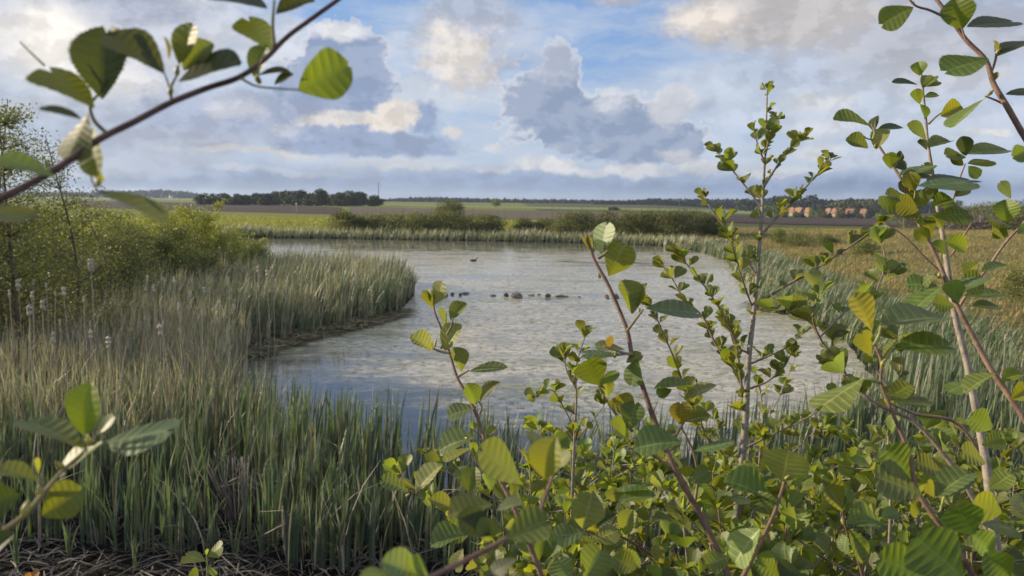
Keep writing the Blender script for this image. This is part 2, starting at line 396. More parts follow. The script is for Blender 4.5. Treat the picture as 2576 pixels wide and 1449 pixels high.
def HT(X, Y):
    X = np.asarray(X, float); Y = np.asarray(Y, float)
    d = sdist(X, Y)
    h = np.where(d < 0, np.maximum(d * 0.5, -0.5), 0.07 * ss(d, 0, 0.5))
    dd = np.maximum(d, 0)
    h = h + 0.03 * wob(X, Y, 0.7) * ss(dd, 0.4, 1.5)
    far = ss(Y, 66, 74) * ss(dd, 0.5, 9) * 0.72
    right = ss(X, 7, 15) * ss(dd, 2.5, 24) * 1.25 * (1 - 0.4 * ss(Y, 60, 110))
    left = ss(-X, 18, 40) * ss(Y, 20, 50) * 0.6
    h = h + np.maximum(np.maximum(far, right), left) + 0.10 * wob(X, Y, 4.0, 1.0) * ss(dd, 4, 12)
    h = h * (1 - ss(Y, 85, 120)) + 0.8 * ss(Y, 85, 120)
    h = h + 2.35 * (1 - ss(Y, 0.3, 7.0)) * (Y < 7.5)
    r = np.hypot(X, Y); azr = np.arctan2(X, np.maximum(Y, 1e-3))
    h = h - 3.4 * ss(r, 95, 300) * ss(azr, 0.16, 0.34) * (Y > 0)
    h = h + 9.0 * ss(r, 1800, 3800) * 0.12
    return h
def H1(x, y): return float(HT(np.array([x]), np.array([y]))[0])
def GT(px, py):                            # where a ray meets the land
    r = ray(px, py); t = 2.0 * 1.03 ** np.arange(250)
    for _ in range(3):
        p = CN[None] + r[None] * t[:, None]; under = p[:, 2] < HT(p[:, 0], p[:, 1])
        i = int(np.argmax(under)) if under.any() else len(t) - 1
        t = np.linspace(t[max(i - 1, 0)], t[i], 30)
    return CN + r * t[15]

def axis_steps(lim, s0, flat, growth):
    v = [0.0]; s = s0
    while v[-1] < lim:
        if v[-1] > flat: s *= growth
        v.append(v[-1] + s)
    return v
ax = axis_steps(4200, 0.45, 22, 1.06); xs = np.array([-a for a in ax[:0:-1]] + ax)
ys = np.array([-a for a in axis_steps(300, 1.0, 8, 1.25)[:0:-1]] + axis_steps(5200, 0.45, 84, 1.05))
GX, GY = np.meshgrid(xs, ys); GZ = HT(GX, GY)
nx, ny = len(xs), len(ys)
ii = np.arange(ny - 1)[:, None] * nx + np.arange(nx - 1)[None]
Qg = np.stack([ii, ii + 1, ii + 1 + nx, ii + nx], -1).reshape(-1, 4)
D = sdist(GX, GY).ravel(); X = GX.ravel(); Y = GY.ravel()
mud = np.array([0.012, 0.010, 0.008]); grass = np.array([0.085, 0.095, 0.030]); gold = np.array([0.25, 0.19, 0.08]); strawc = np.array([0.16, 0.13, 0.08])
def lerp(a, b, t): return a * (1 - t[:, None]) + b * t[:, None]
tg = lerp(np.tile(mud, (len(X), 1)), grass, ss(D, 1.0, 4.0) * (1 - (np.abs(X) < 16) * (Y < 20)))
tg = lerp(tg, gold, 0.8 * ss(X, 9, 15) * ss(D, 3, 8) * (Y < 90) * (0.6 + 0.4 * wob(X, Y, 5)))
tg = lerp(tg, np.array([0.20, 0.21, 0.04]), 0.8 * ss(Y, 78, 86) * (X < 8))  # sunlit yellow green of the far bank put into the ground colour
M_GROUND = plain('ground', (1, 1, 1), 0.95, 0.15, 2.2, 0.45, 0.9, 14, use_tint=True, dist=0.06)
ground = mesh_obj('ground', np.stack([X, Y, GZ.ravel()], 1), Qg, None, M_GROUND, tint=tg)
tag(ground, 'dark mud and grassy banks running out to flat farmland', kind='structure')

# pond water with scum and weed at the surface
def water_material():
    m, k = new_mat('pond water'); tc = k.n('ShaderNodeTexCoord'); ob = tc.outputs['Object']
    def nz(sx, sy, det=5, rough=0.6, off=0.0):
        mp = k.n('ShaderNodeMapping', ins={0: ob}); mp.inputs['Scale'].default_value = (sx, sy, 1); mp.inputs['Location'].default_value = (off, off * 1.7, 0)
        return k.n('ShaderNodeTexNoise', ins={0: mp.outputs[0], 'Scale': 1.0, 'Detail': det, 'Roughness': rough}).outputs['Fac']
    sp = k.n('ShaderNodeSeparateXYZ', ins={0: ob}); y = sp.outputs[1]; x = sp.outputs[0]
    big = nz(0.16, 0.42, 5, 0.6, 3.1); med = nz(0.55, 1.3, 7, 0.70, 7.7); fine = nz(4.6, 5.2, 6, 0.72, 1.3); grit = nz(17, 19, 4, 0.75, 4.0)
    nl = k.smooth(k.math('ADD', y, k.math('MULTIPLY', x, 0.9)), 8.0, 20.0)   # open water at the near left
    farw = k.smooth(y, 64.0, 50.0, 0.05, 1.0)
    prm = k.math('MULTIPLY', nl, farw)
    dens = k.math('ADD', k.math('MULTIPLY_ADD', big, 0.8, k.math('MULTIPLY', med, 0.9)), k.math('MULTIPLY_ADD', prm, 0.5, -0.35))
    wav = k.math('MULTIPLY', k.math('SUBTRACT', big, 0.5), 9.0)
    def calm(yc, hw, x0, x1):
        b = k.smooth(k.math('ABSOLUTE', k.math('SUBTRACT', k.math('ADD', y, wav), yc)), hw, hw * .35)
        return k.math('MULTIPLY', k.math('MULTIPLY', b, k.smooth(x, x0, x0 + 2.0)), k.smooth(x, x1, x1 - 3.0))
    cm = k.math('MAXIMUM', k.math('MAXIMUM', calm(30.6, 2.1, -8.0, 9.0), calm(38.0, 2.6, -6.0, 3.0)), k.math('MAXIMUM', calm(21.0, 1.2, -4.0, 1.5), calm(47.0, 3.0, 1.0, 12.0)))
    dens = k.math('MULTIPLY_ADD', cm, -0.22, dens)
    cov = k.smooth(dens, 0.58, 0.90)                                   # how thickly the scum lies
    streak = k.smooth(med, 0.36, 0.62)
    film = k.math('MULTIPLY_ADD', cov, k.math('MULTIPLY_ADD', streak, 0.50, 0.36), 0.05)
    fl = k.math('MULTIPLY_ADD', fine, 0.62, k.math('MULTIPLY', grit, 0.38))
    thr = k.math('MULTIPLY_ADD', k.smooth(dens, 0.35, 0.85), -0.070, 0.590)
    thr = k.math('MULTIPLY_ADD', k.math('SUBTRACT', med, 0.5), -0.22, thr)
    weed = k.smooth(k.math('SUBTRACT', fl, thr), -0.015, 0.03)
    bp = k.n('ShaderNodeBump', ins={'Strength': 0.22, 'Distance': 0.010, 'Height': nz(3.0, 5.0, 5, 0.6, 9.0)})
    wat = k.n('ShaderNodeBsdfPrincipled', ins={'Base Color': (0.05, 0.046, 0.035, 1), 'Roughness': 0.05, 'IOR': 1.42, 'Specular IOR Level': 0.8})
    k.t.links.new(bp.outputs[0], wat.inputs['Normal'])
    bp3 = k.n('ShaderNodeBump', ins={'Strength': 0.5, 'Distance': 0.006, 'Height': fine})
    fc = k.mix(k.smooth(nz(1.6, 3.0, 5, 0.7, 2.2), 0.35, 0.65), (0.68, 0.60, 0.49), (0.50, 0.47, 0.31))
    fc = k.mix(k.smooth(nz(0.35, 0.6, 6, 0.7, 5.5), 0.50, 0.62), fc, (0.34, 0.33, 0.17))
    filmc = k.n('ShaderNodeBsdfPrincipled', ins={'Base Color': fc, 'Roughness': 0.30, 'Specular IOR Level': 0.35})
    k.t.links.new(bp3.outputs[0], filmc.inputs['Normal'])
    wc = k.mix(k.smooth(grit, 0.35, 0.65), (0.06, 0.06, 0.035), (0.15, 0.145, 0.09))
    wd = k.n('ShaderNodeBsdfPrincipled', ins={'Base Color': wc, 'Roughness': 0.6, 'Specular IOR Level': 0.2})
    m1 = k.n('ShaderNodeMixShader', ins={0: film, 1: wat.outputs[0], 2: filmc.outputs[0]})
    m2 = k.n('ShaderNodeMixShader', ins={0: k.math('MULTIPLY', weed, 0.8), 1: m1.outputs[0], 2: wd.outputs[0]})
    out_link(k, m2.outputs[0]); return m
wx = np.array([-34.0, 20.0]); wy = np.array([7.0, 78.0])
water = mesh_obj('water', [(-34, 7.5, 0), (19, 7.5, 0), (19, 78, 0), (-34, 78, 0)], [(0, 1, 2, 3)], None, water_material(), smooth=False)
tag(water, 'grey weedy pond water mirroring the clouds', kind='structure')

# fields beyond the pond, laid as sheets over the land
def sheet(name, label, top, bot, mat, lift, nxs=60, nys=8):
    tx = [p[0] for p in top]; ty = [p[1] for p in top]; bx = [p[0] for p in bot]; by = [p[1] for p in bot]
    V = []
    cs = []
    for i in range(nxs + 1):
        s = i / nxs; px = tx[0] * (1 - s) + tx[-1] * s; pxb = bx[0] * (1 - s) + bx[-1] * s
        cs.append((GT(px, np.interp(px, tx, ty)), GT(pxb, np.interp(pxb, bx, by))))
    A_ = np.array([c[0] for c in cs]); B_ = np.array([c[1] for c in cs])
    q = np.concatenate([A_ + (B_ - A_) * (j / nys) for j in range(nys + 1)]); q[:, 2] = HT(q[:, 0], q[:, 1]) + lift; V = q
    Q = [(j * (nxs + 1) + i, j * (nxs + 1) + i + 1, (j + 1) * (nxs + 1) + i + 1, (j + 1) * (nxs + 1) + i) for j in range(nys) for i in range(nxs)]
    o = mesh_obj(name, V, Q, None, mat)
    # faces upward
    me = o.data
    if me.polygons[0].normal.z < 0: me.flip_normals()
    return tag(o, label, kind='structure')
def field_mat(name, c1, c2, sx, sy):
    m, k = new_mat(name); tc = k.n('ShaderNodeTexCoord')
    mp = k.n('ShaderNodeMapping', ins={0: tc.outputs['Object']}); mp.inputs['Scale'].default_value = (sx, sy, 1)
    a = k.n('ShaderNodeTexNoise', ins={0: mp.outputs[0], 'Scale': 1.0, 'Detail': 7.0, 'Roughness': 0.65}).outputs['Fac']
    c = k.mix(k.smooth(a, 0.35, 0.65), c1, c2)
    b = k.n('ShaderNodeBump', ins={'Strength': 0.6, 'Distance': 0.15, 'Height': k.n('ShaderNodeTexNoise', ins={0: tc.outputs['Object'], 'Scale': 1.2, 'Detail': 5.0}).outputs['Fac']})
    pr = k.n('ShaderNodeBsdfPrincipled', ins={'Base Color': c, 'Roughness': 0.95, 'Specular IOR Level': 0.1}); k.t.links.new(b.outputs[0], pr.inputs['Normal'])
    out_link(k, pr.outputs[0]); return m
M_PLOUGH = field_mat('ploughed soil', (0.050, 0.034, 0.027), (0.080, 0.056, 0.045), 0.04, 0.25)
M_FALLOW = field_mat('stubble soil', (0.10, 0.085, 0.060), (0.15, 0.125, 0.085), 0.05, 0.3)
M_CROP = field_mat('young crop', (0.17, 0.20, 0.07), (0.23, 0.26, 0.09), 0.02, 0.1)
sheet('ploughed_field', 'dark brown ploughed field beyond the left bank', [(200, 504), (377, 507.5), (629, 514), (860, 522)], [(200, 522), (440, 529), (629, 534), (860, 540)], M_PLOUGH, 0.05)
sheet('crop_field', 'bright green strip of young crop left of the tree row', [(150, 496.5), (500, 500.5)], [(150, 500), (500, 504.5)], M_CROP, 0.07, 20, 2)
sheet('fallow_field', 'dull brown fallow field behind the far shrubs', [(880, 520), (1195, 528), (1600, 534), (1800, 537)], [(880, 540), (1195, 551), (1500, 554), (1800, 556)], M_FALLOW, 0.05)
sheet('green_field', 'pale green crop strip in front of the far woods', [(970, 513), (1195, 517.5), (1700, 525), (2010, 534)], [(970, 517), (1195, 523), (1700, 532), (2010, 543)], M_CROP, 0.07)
sheet('ploughed_field', 'brown ploughed field below the red roofed cottages', [(1760, 540), (2010, 545), (2230, 548)], [(1760, 558), (2010, 566), (2260, 570)], M_PLOUGH, 0.09)

# ------------------------------------------------------------ reeds, grass, litter
def blades(base, h, w, lean, tint, nseg=4, taper=0.35, face=None, curve=2.0):
    N = len(base); t = np.linspace(0, 1, nseg + 1)
    ph = rng.uniform(0, math.pi, N) if face is None else face
    side = np.stack([np.cos(ph), np.sin(ph), np.zeros(N)], 1)
    L = np.linalg.norm(lean, axis=1); drop = np.sqrt(np.maximum(1 - (L / np.maximum(h, 1e-3)) ** 2 * 0.6, 0.15))
    c = np.zeros((N, nseg + 1, 3))
    c[:, :, :2] = base[:, None, :2] + lean[:, None] * (t[None, :, None] ** curve)
    c[:, :, 2] = base[:, None, 2] + h[:, None] * drop[:, None] * (t[None] - 0.25 * (L / np.maximum(h, 1e-3))[:, None] * t[None] ** 4)
    pr = np.minimum(1, (1 - t) / taper) ** 0.7; pr[-1] = 0.06; pr[0] = 0.75
    off = side[:, None] * (w[:, None] * pr[None] * 0.5)[..., None]
    V = np.stack([c - off, c + off], 2).reshape(-1, 3)
    k = (np.arange(N) * (nseg + 1) * 2)[:, None] + (np.arange(nseg) * 2)[None]
    Q = np.stack([k, k + 1, k + 3, k + 2], -1).reshape(-1, 4)
    tn = np.repeat(tint, (nseg + 1) * 2, axis=0)
    return V, Q, tn
def in_poly(poly, n):
    poly = np.asarray(poly, float); lo, hi = poly.min(0), poly.max(0); out = []
    tot = 0
    while tot < n:
        p = rng.uniform(lo, hi, (n * 2, 2)); ins = np.zeros(len(p), bool); j = len(poly) - 1
        for i in range(len(poly)):
            a, b = poly[i], poly[j]; dy = (b[1] - a[1]) or 1e-9
            ins ^= ((a[1] > p[:, 1]) != (b[1] > p[:, 1])) & (p[:, 0] < (b[0] - a[0]) * (p[:, 1] - a[1]) / dy + a[0]); j = i
        q = p[ins]; out.append(q); tot += len(q)
    return np.vstack(out)[:n]
GREENS = np.array([(0.150, 0.190, 0.120), (0.130, 0.168, 0.110), (0.172, 0.208, 0.122), (0.192, 0.218, 0.108), (0.145, 0.176, 0.135)])
TANS = np.array([(0.42, 0.35, 0.27), (0.33, 0.27, 0.21), (0.48, 0.41, 0.32), (0.27, 0.22, 0.17), (0.52, 0.45, 0.36)])
def reedbed(name, label, poly, n, hg, hd, wg, dead, wind=(0.12, 0.0), sp=0.10, dmin=-0.8, dmax=99, clump=6, greens=GREENS, tans=TANS, deadf=None, nseg=4, zoff=0, hf=None, mat=None):
    m = max(n // clump, 1)
    cen = in_poly(poly, m)
    p = np.repeat(cen, clump, 0)[:n] + rng.normal(0, 0.045, (min(n, m * clump), 2))
    d = sdist(p[:, 0], p[:, 1]); ok = (d > dmin) & (d < dmax); p = p[ok]
    N = len(p); z = np.maximum(HT(p[:, 0], p[:, 1]), -0.3)
    df = np.full(N, dead) if deadf is None else deadf(p[:, 0], p[:, 1])
    isd = rng.random(N) < df
    h = np.where(isd, rng.uniform(*hd, N), rng.uniform(*hg, N)) - np.minimum(z, 0)
    if hf is not None: h = h * hf(p[:, 0], p[:, 1])
    w = rng.uniform(wg[0], wg[1], N) * np.where(isd, 0.75, 1)
    an = rng.uniform(0, 2 * math.pi, N); mg = np.abs(rng.normal(0, sp, N)) * h * np.where(isd, 1.5, 1)
    lean = np.stack([np.cos(an) * mg + wind[0] * h, np.sin(an) * mg + wind[1] * h], 1)
    t = np.where(isd[:, None], tans[rng.integers(0, len(tans), N)], greens[rng.integers(0, len(greens), N)]) * rng.uniform(0.8, 1.2, (N, 1))
    V, Q, tn = blades(np.stack([p[:, 0], p[:, 1], z - 0.02 + zoff], 1), h, w, lean, t, nseg)
    o = mesh_obj(name, V, Q, None, mat or M_REED, tint=tn)
    return tag(o, label, kind='stuff')
NEAR = [(-9.5, 8.3), (-6, 8.0), (-4, 7.8), (-2.2, 7.4), (0.5, 7.3), (4, 7.5), (8, 8.2), (10.5, 12), (9.6, 17), (8.3, 16), (6.6, 13.0), (4.6, 10.9), (2.5, 10.0),
        (0.5, 9.8), (-1, 10.1), (-2.8, 11.0), (-4.3, 12.5), (-5.9, 15.3), (-6.8, 19), (-13, 19), (-13, 12)]
LEFT = [(-14.5, 18.5), (-7.3, 18.5), (-6.3, 20.7), (-4.9, 23.5), (-3.95, 25.8), (-4.15, 31.2), (-5.3, 34.8), (-8, 37), (-14, 38), (-22, 33), (-19, 24)]
reedbed('reed_bed', 'tall green reed blades crowding the near shore', NEAR, 17000, (0.75, 1.42), (0.6, 1.3), (0.019, 0.038), 0.1, (0.05, 0.0), 0.10, dmin=-0.25,
        deadf=lambda x, y: 0.16 + 0.66 * ss(-x, 2.0, 5.5) * ss(y, 8.8, 11), hf=lambda x, y: (0.75 + 0.35 * ss(y, 8.3, 9.6)) * (0.95 + .12 * wob(x, y, .9, 2.0)))
reedbed('reed_bed', 'mixed green and straw coloured reeds on the left point of the pond', LEFT, 24000, (1.1, 1.75), (1.2, 2.0), (0.018, 0.032), 0.4, (0.12, 0.0), 0.14, dmin=-0.35,
        deadf=lambda x, y: 0.50 + 0.35 * wob(x, y, 1.3, 3.0) - 0.25 * ss(x, -6.5, -3.5), hf=lambda x, y: 0.86 + 0.16 * wob(x, y, 1.6, 1.0) + rng.uniform(-.16, .16, len(x)) - .25 * (sdist(x, y) < .35))
reedbed('dead_reeds', 'last year\'s dead reed stalks leaning and broken among the green blades', NEAR, 2600, (0.4, 0.5), (0.45, 1.4), (0.010, 0.022), 1.0, (0.02, 0.0), 0.38, dmin=-0.1, clump=4)
reedbed('dead_reeds', 'pale dead stalks standing thick in the left part of the bed', [(-12, 10), (-5.0, 9.5), (-4.5, 12), (-6.2, 15.5), (-7.2, 19), (-14, 20)], 5200, (0.4, 0.5), (0.9, 1.75), (0.012, 0.024), 1.0, (0.04, 0.0), 0.14, dmin=-0.1, clump=7)
GR2 = np.array([(0.15, 0.20, 0.09), (0.12, 0.17, 0.08), (0.19, 0.23, 0.11), (0.10, 0.14, 0.07)])
reedbed('reed_bed', 'pale green reeds bending in the wind along the right shore', [(8.2, 12.5), (15, 13), (19, 24), (18, 31), (12, 30.5), (9.2, 28.5), (10.2, 25.5), (9.6, 21), (8.2, 16.5)],
        15000, (0.7, 1.15), (0.7, 1.2), (0.014, 0.026), 0.18, (0.28, 0.0), 0.15, dmin=-0.4, greens=GR2, dmax=4.2, hf=lambda x, y: 0.85 + .2 * wob(x, y, 1.5, 1.0) + .15 * wob(x, y, .5, 4.0))
reedbed('reed_bed', 'pale reeds below the right bank beyond the boulders', [(9.4, 28.2), (15, 29), (20, 44), (22, 60), (15, 62), (14.4, 50), (11.8, 38), (11.3, 33)],
        15000, (0.8, 1.2), (0.8, 1.3), (0.02, 0.035), 0.25, (0.25, 0.0), 0.15, dmin=-0.4, greens=GR2, dmax=3.2, hf=lambda x, y: 0.8 + .3 * wob(x, y, 1.9, 1.0) + .2 * wob(x, y, .6, 4.0))
GR3 = np.array([(0.24, 0.26, 0.13), (0.20, 0.23, 0.11), (0.28, 0.29, 0.17)]); TN3 = np.array([(0.46, 0.41, 0.31), (0.55, 0.49, 0.39), (0.36, 0.32, 0.22)])
reedbed('reed_bed', 'pale band of reeds along the far shore of the pond', [(-29, 73), (-15, 72.6), (-5, 71.6), (5, 70.1), (13, 66.6), (15.3, 60), (19, 60), (17, 71), (5, 76), (-29, 79)],
        15000, (0.7, 1.2), (0.8, 1.35), (0.035, 0.06), 0.45, (0.22, 0.0), 0.16, dmin=-0.9, dmax=2.8, greens=GR3, tans=TN3, nseg=3, hf=lambda x, y: 0.86 + .14 * wob(x, y, 3.9, 1.0) + .12 * wob(x, y, 1.3, 4.0) + rng.normal(0, .14, len(x)))

def meadow(name, label, poly, n, h, w, cols, dmin=0.5, wind=(0.3, 0)):
    p = in_poly(poly, n); d = sdist(p[:, 0], p[:, 1]); p = p[d > dmin]; N = len(p)
    z = HT(p[:, 0], p[:, 1]); hh = rng.uniform(*h, N); cols = np.array(cols)
    pat = wob(p[:, 0], p[:, 1], 2.3, 2.0) * 0.5 + wob(p[:, 0], p[:, 1], 0.8, 5.0) * 0.3
    hh = hh * (1 + 0.5 * pat)
    idx = np.clip((rng.random(N) * 0.6 + 0.2 + pat * 0.45) * len(cols), 0, len(cols) - 1).astype(int)
    an = rng.uniform(0, 6.28, N); lean = np.stack([np.cos(an) * hh * 0.3 + wind[0] * hh, np.sin(an) * hh * 0.3], 1)
    V, Q, tn = blades(np.stack([p[:, 0], p[:, 1], z - 0.01], 1), hh, rng.uniform(*w, N), lean, cols[idx] * rng.uniform(0.8, 1.2, (N, 1)), 2, 0.8)
    return tag(mesh_obj(name, V, Q, None, M_GRASS, tint=tn), label, kind='stuff')
meadow('meadow_grass', 'golden and green rough grass on the right bank', [(12, 12), (16, 10), (40, 38), (62, 78), (18, 84), (14, 60), (11, 35), (10.5, 22)], 72000, (0.10, 0.34), (0.02, 0.05),
       [(0.15, 0.17, 0.05), (0.20, 0.19, 0.07), (0.29, 0.24, 0.10), (0.38, 0.29, 0.12), (0.42, 0.29, 0.12)], dmin=2.2)
meadow('bank_grass', 'sunlit yellow green grass on the far bank of the pond', [(-48, 58), (-29, 60), (-28, 74), (16, 70), (20, 84), (0, 112), (-52, 118)], 42000, (0.2, 0.5), (0.05, 0.12),
       [(0.20, 0.20, 0.06), (0.27, 0.27, 0.06), (0.33, 0.33, 0.07), (0.38, 0.34, 0.10)], dmin=2.5)  # sunlit look put into these lighter blade colours
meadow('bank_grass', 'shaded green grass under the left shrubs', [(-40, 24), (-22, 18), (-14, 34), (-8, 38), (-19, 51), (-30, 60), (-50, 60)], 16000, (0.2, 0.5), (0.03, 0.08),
       [(0.09, 0.11, 0.03), (0.13, 0.15, 0.04)], dmin=0.5)  # shade below the shrubs put into these darker blade colours

def litter(name, label, poly, n, L, w, zr=(0.0, 0.12), cols=TANS * 0.5, tilt=0.12, dmin=-9):
    p = in_poly(poly, n); d = sdist(p[:, 0], p[:, 1]); p = p[d > dmin]; n = len(p)
    z = np.maximum(HT(p[:, 0], p[:, 1]), 0.0) + rng.uniform(*zr, n)
    a = rng.uniform(0, 2 * math.pi, n); ll = rng.uniform(*L, n); tl = rng.normal(0, tilt, n)
    dirs = np.stack([np.cos(a) * np.cos(tl), np.sin(a) * np.cos(tl), np.sin(tl)], 1)
    sd_ = np.stack([-np.sin(a), np.cos(a), rng.normal(0, 0.4, n)], 1); ww = rng.uniform(*w, n)
    ts = np.array([0, 0.5, 1.0]); c = np.stack([p[:, 0], p[:, 1], z], 1)[:, None] + dirs[:, None] * (ll[:, None] * (ts - 0.5)[None])[..., None]
    c[:, 1, 2] += rng.uniform(0.0, 0.05, n); c[:, :, 2] = np.maximum(c[:, :, 2], z[:, None] - 0.02)
    off = sd_[:, None] * (ww[:, None] * np.array([0.5, 1, 0.4])[None] * 0.5)[..., None]
    V = np.stack([c - off, c + off], 2).reshape(-1, 3)
    k = (np.arange(n) * 6)[:, None] + np.array([0, 2])[None]
    Q = np.stack([k, k + 1, k + 3, k + 2], -1).reshape(-1, 4)
    tn = np.repeat(cols[rng.integers(0, len(cols), n)] * rng.uniform(0.5, 1.05, (n, 1)), 6, 0)
    return tag(mesh_obj(name, V, Q, None, M_LITTER, tint=tn), label, kind='stuff')
litter('reed_litter', 'fallen dead reed stalks lying on the dark mud in front', [(-7, 6.6), (6, 6.6), (8, 9.4), (-8, 9.6)], 4200, (0.06, 0.6), (0.006, 0.02), (0.0, 0.10))
LIT2 = np.array([(0.24, 0.21, 0.10), (0.20, 0.17, 0.09), (0.16, 0.15, 0.07), (0.30, 0.25, 0.15)])
litter('reed_litter', 'matted dead stalks floating at the foot of the left reeds', [(-8.2, 17.5), (-6.3, 18.2), (-5.6, 20.4), (-4.4, 22.8), (-3.5, 25.2), (-3.7, 26.6), (-4.9, 24.4), (-6.2, 21.8), (-8.5, 20)], 2600, (0.2, 0.9), (0.015, 0.04), (0.0, 0.08), LIT2, 0.08)
litter('reed_litter', 'dead stalks and mud at the right shore beside the boulders', [(8.9, 26.8), (10.6, 26.5), (11.5, 29), (9.2, 29)], 400, (0.2, 0.8), (0.02, 0.05), (0.0, 0.12), LIT2, 0.1)
litter('reed_litter', 'dead stalks under the alders at the lower right', [(1, 4.5), (6.5, 4.0), (8.5, 8.5), (2, 8.5)], 2600, (0.15, 0.8), (0.008, 0.022), (0.0, 0.10))

# broken dead reed clumps standing in the foreground
def reed_clump(px, py, hgt, n, spread, label, lean=0.1, cols=TANS, wind=0.0, w=(0.012, 0.022)):
    g = G(px, py, 0.05); z0 = max(H1(g[0], g[1]), 0)
    root = thing('dead_reed_clump', (g[0], g[1], z0), label, 'reed clump', 'broken clumps of dead reeds in front')
    a = Acc(); b2 = Acc()
    for i in range(n):
        an = random.uniform(0, 6.28); r = random.uniform(0, spread); b = np.array([g[0] + math.cos(an) * r, g[1] + math.sin(an) * r, z0 - 0.02])
        h = hgt * random.uniform(0.5, 1.0); dr = np.array([random.gauss(wind, lean), random.gauss(0, lean), 1.0]); dr /= np.linalg.norm(dr)
        c = cols[random.randrange(len(cols))] * random.uniform(0.7, 1.15); rr = random.uniform(*w) / 2
        top = b + dr * h
        V, Q, T, uv = tube([b, b + dr * h * .5 + np.array([random.gauss(0, .01), 0, 0]), top], [rr, rr * .9, rr * .6], 5, 2)
        a.add(V, Q, T, uv, c)
        if random.random() < 0.45:                       # snapped over top
            e = top + np.array([random.uniform(-.35, .35), random.uniform(-.2, .2), random.uniform(-.35, -.02)])
            V, Q, T, uv = tube([top, e], [rr * .6, rr * .4], 4, 1); b2.add(V, Q, T, uv, c)
    a.build('stalk', M_LITTER, root)
    if b2.n: b2.build('snapped_tip', M_LITTER, root)
    return root
reed_clump(618, 1330, 0.95, 26, 0.06, 'stout upright bundle of broken dead reeds left of centre in front', 0.05)
reed_clump(585, 1310, 0.95, 22, 0.16, 'splayed dead reed stalks leaning left beside the upright bundle', 0.18, wind=-0.22)
reed_clump(728, 1425, 0.85, 12, 0.05, 'slender pair of dead reed stems standing at the bottom edge', 0.04)
reed_clump(330, 1230, 0.5, 10, 0.10, 'dead reeds bent over to the right among green shoots', 0.3, wind=0.5)
reed_clump(245, 1370, 0.35, 9, 0.05, 'short dark broken reed stump on the mud at lower left', 0.06)
reed_clump(480, 1000, 1.1, 26, 0.25, 'pale dead reed leaves leaning left above the green bed', 0.12, wind=-0.2)
reed_clump(170, 960, 1.2, 30, 0.4, 'tall pale dead reeds standing in the left part of the bed', 0.10)
reed_clump(840, 1380, 0.7, 8, 0.10, 'thin scattered dead stems right of the bottom edge pair', 0.15)

# single young shoots on the mud
def shoot(px, py, hgt, n, label, lean=0.16):
    g = G(px, py, 0.03); z0 = max(H1(g[0], g[1]), 0)
    N = n; h = rng.uniform(0.6, 1.0, N) * hgt; an = rng.uniform(0, 6.28, N)
    le = np.stack([np.cos(an), np.sin(an)], 1) * (np.abs(rng.normal(lean, 0.08, N)) * h)[:, None]
    base = np.tile([g[0], g[1], z0 - 0.02], (N, 1)) + rng.normal(0, 0.012, (N, 3)) * (1, 1, 0)
    V, Q, tn = blades(base, h, rng.uniform(0.014, 0.026, N), le, GREENS[rng.integers(0, 5, N)] * rng.uniform(0.9, 1.25, (N, 1)), 5, 0.4)
    o = mesh_obj('reed_shoot', V, Q, None, M_REED, tint=tn)
    return tag(o, label, 'reed shoot', 'young reed shoots on the mud')
for a in ((45, 1435, .75, 9, 'young reed shoot with spread blades at the far left of the mud'), (175, 1420, .55, 7, 'low reed shoot beside the dark broken stump'),
          (292, 1392, .95, 9, 'upright grey green reed shoot right of the dark stump'), (340, 1445, .6, 6, 'arching reed shoot at the bottom edge'),
          (425, 1380, .85, 9, 'tall reed shoot between the mud and the bent dead reeds'), (535, 1440, .8, 10, 'broad reed shoot at the bottom left of the small yellow sprig'),
          (488, 1392, .55, 5, 'short reed shoot with a brown base'), (660, 1400, .6, 7, 'low reed shoot right of the small yellow sprig'),
          (865, 1440, .9, 10, 'fanned reed shoot right of the slender dead pair'), (900, 1390, .8, 8, 'reed shoot behind the fanned one at the bottom'),
          (240, 1330, .9, 9, 'reed shoot behind the dark broken stump'), (90, 1340, .9, 9, 'reed shoot behind the far left one'),
          (590, 1420, .7, 8, 'reed shoot just behind the small yellow sprig'), (780, 1390, .9, 10, 'dense reed shoot between the slender dead pair and the fanned one'),
          (700, 1350, .95, 9, 'reed shoot in front of the upright dead bundle')):
    shoot(*a)

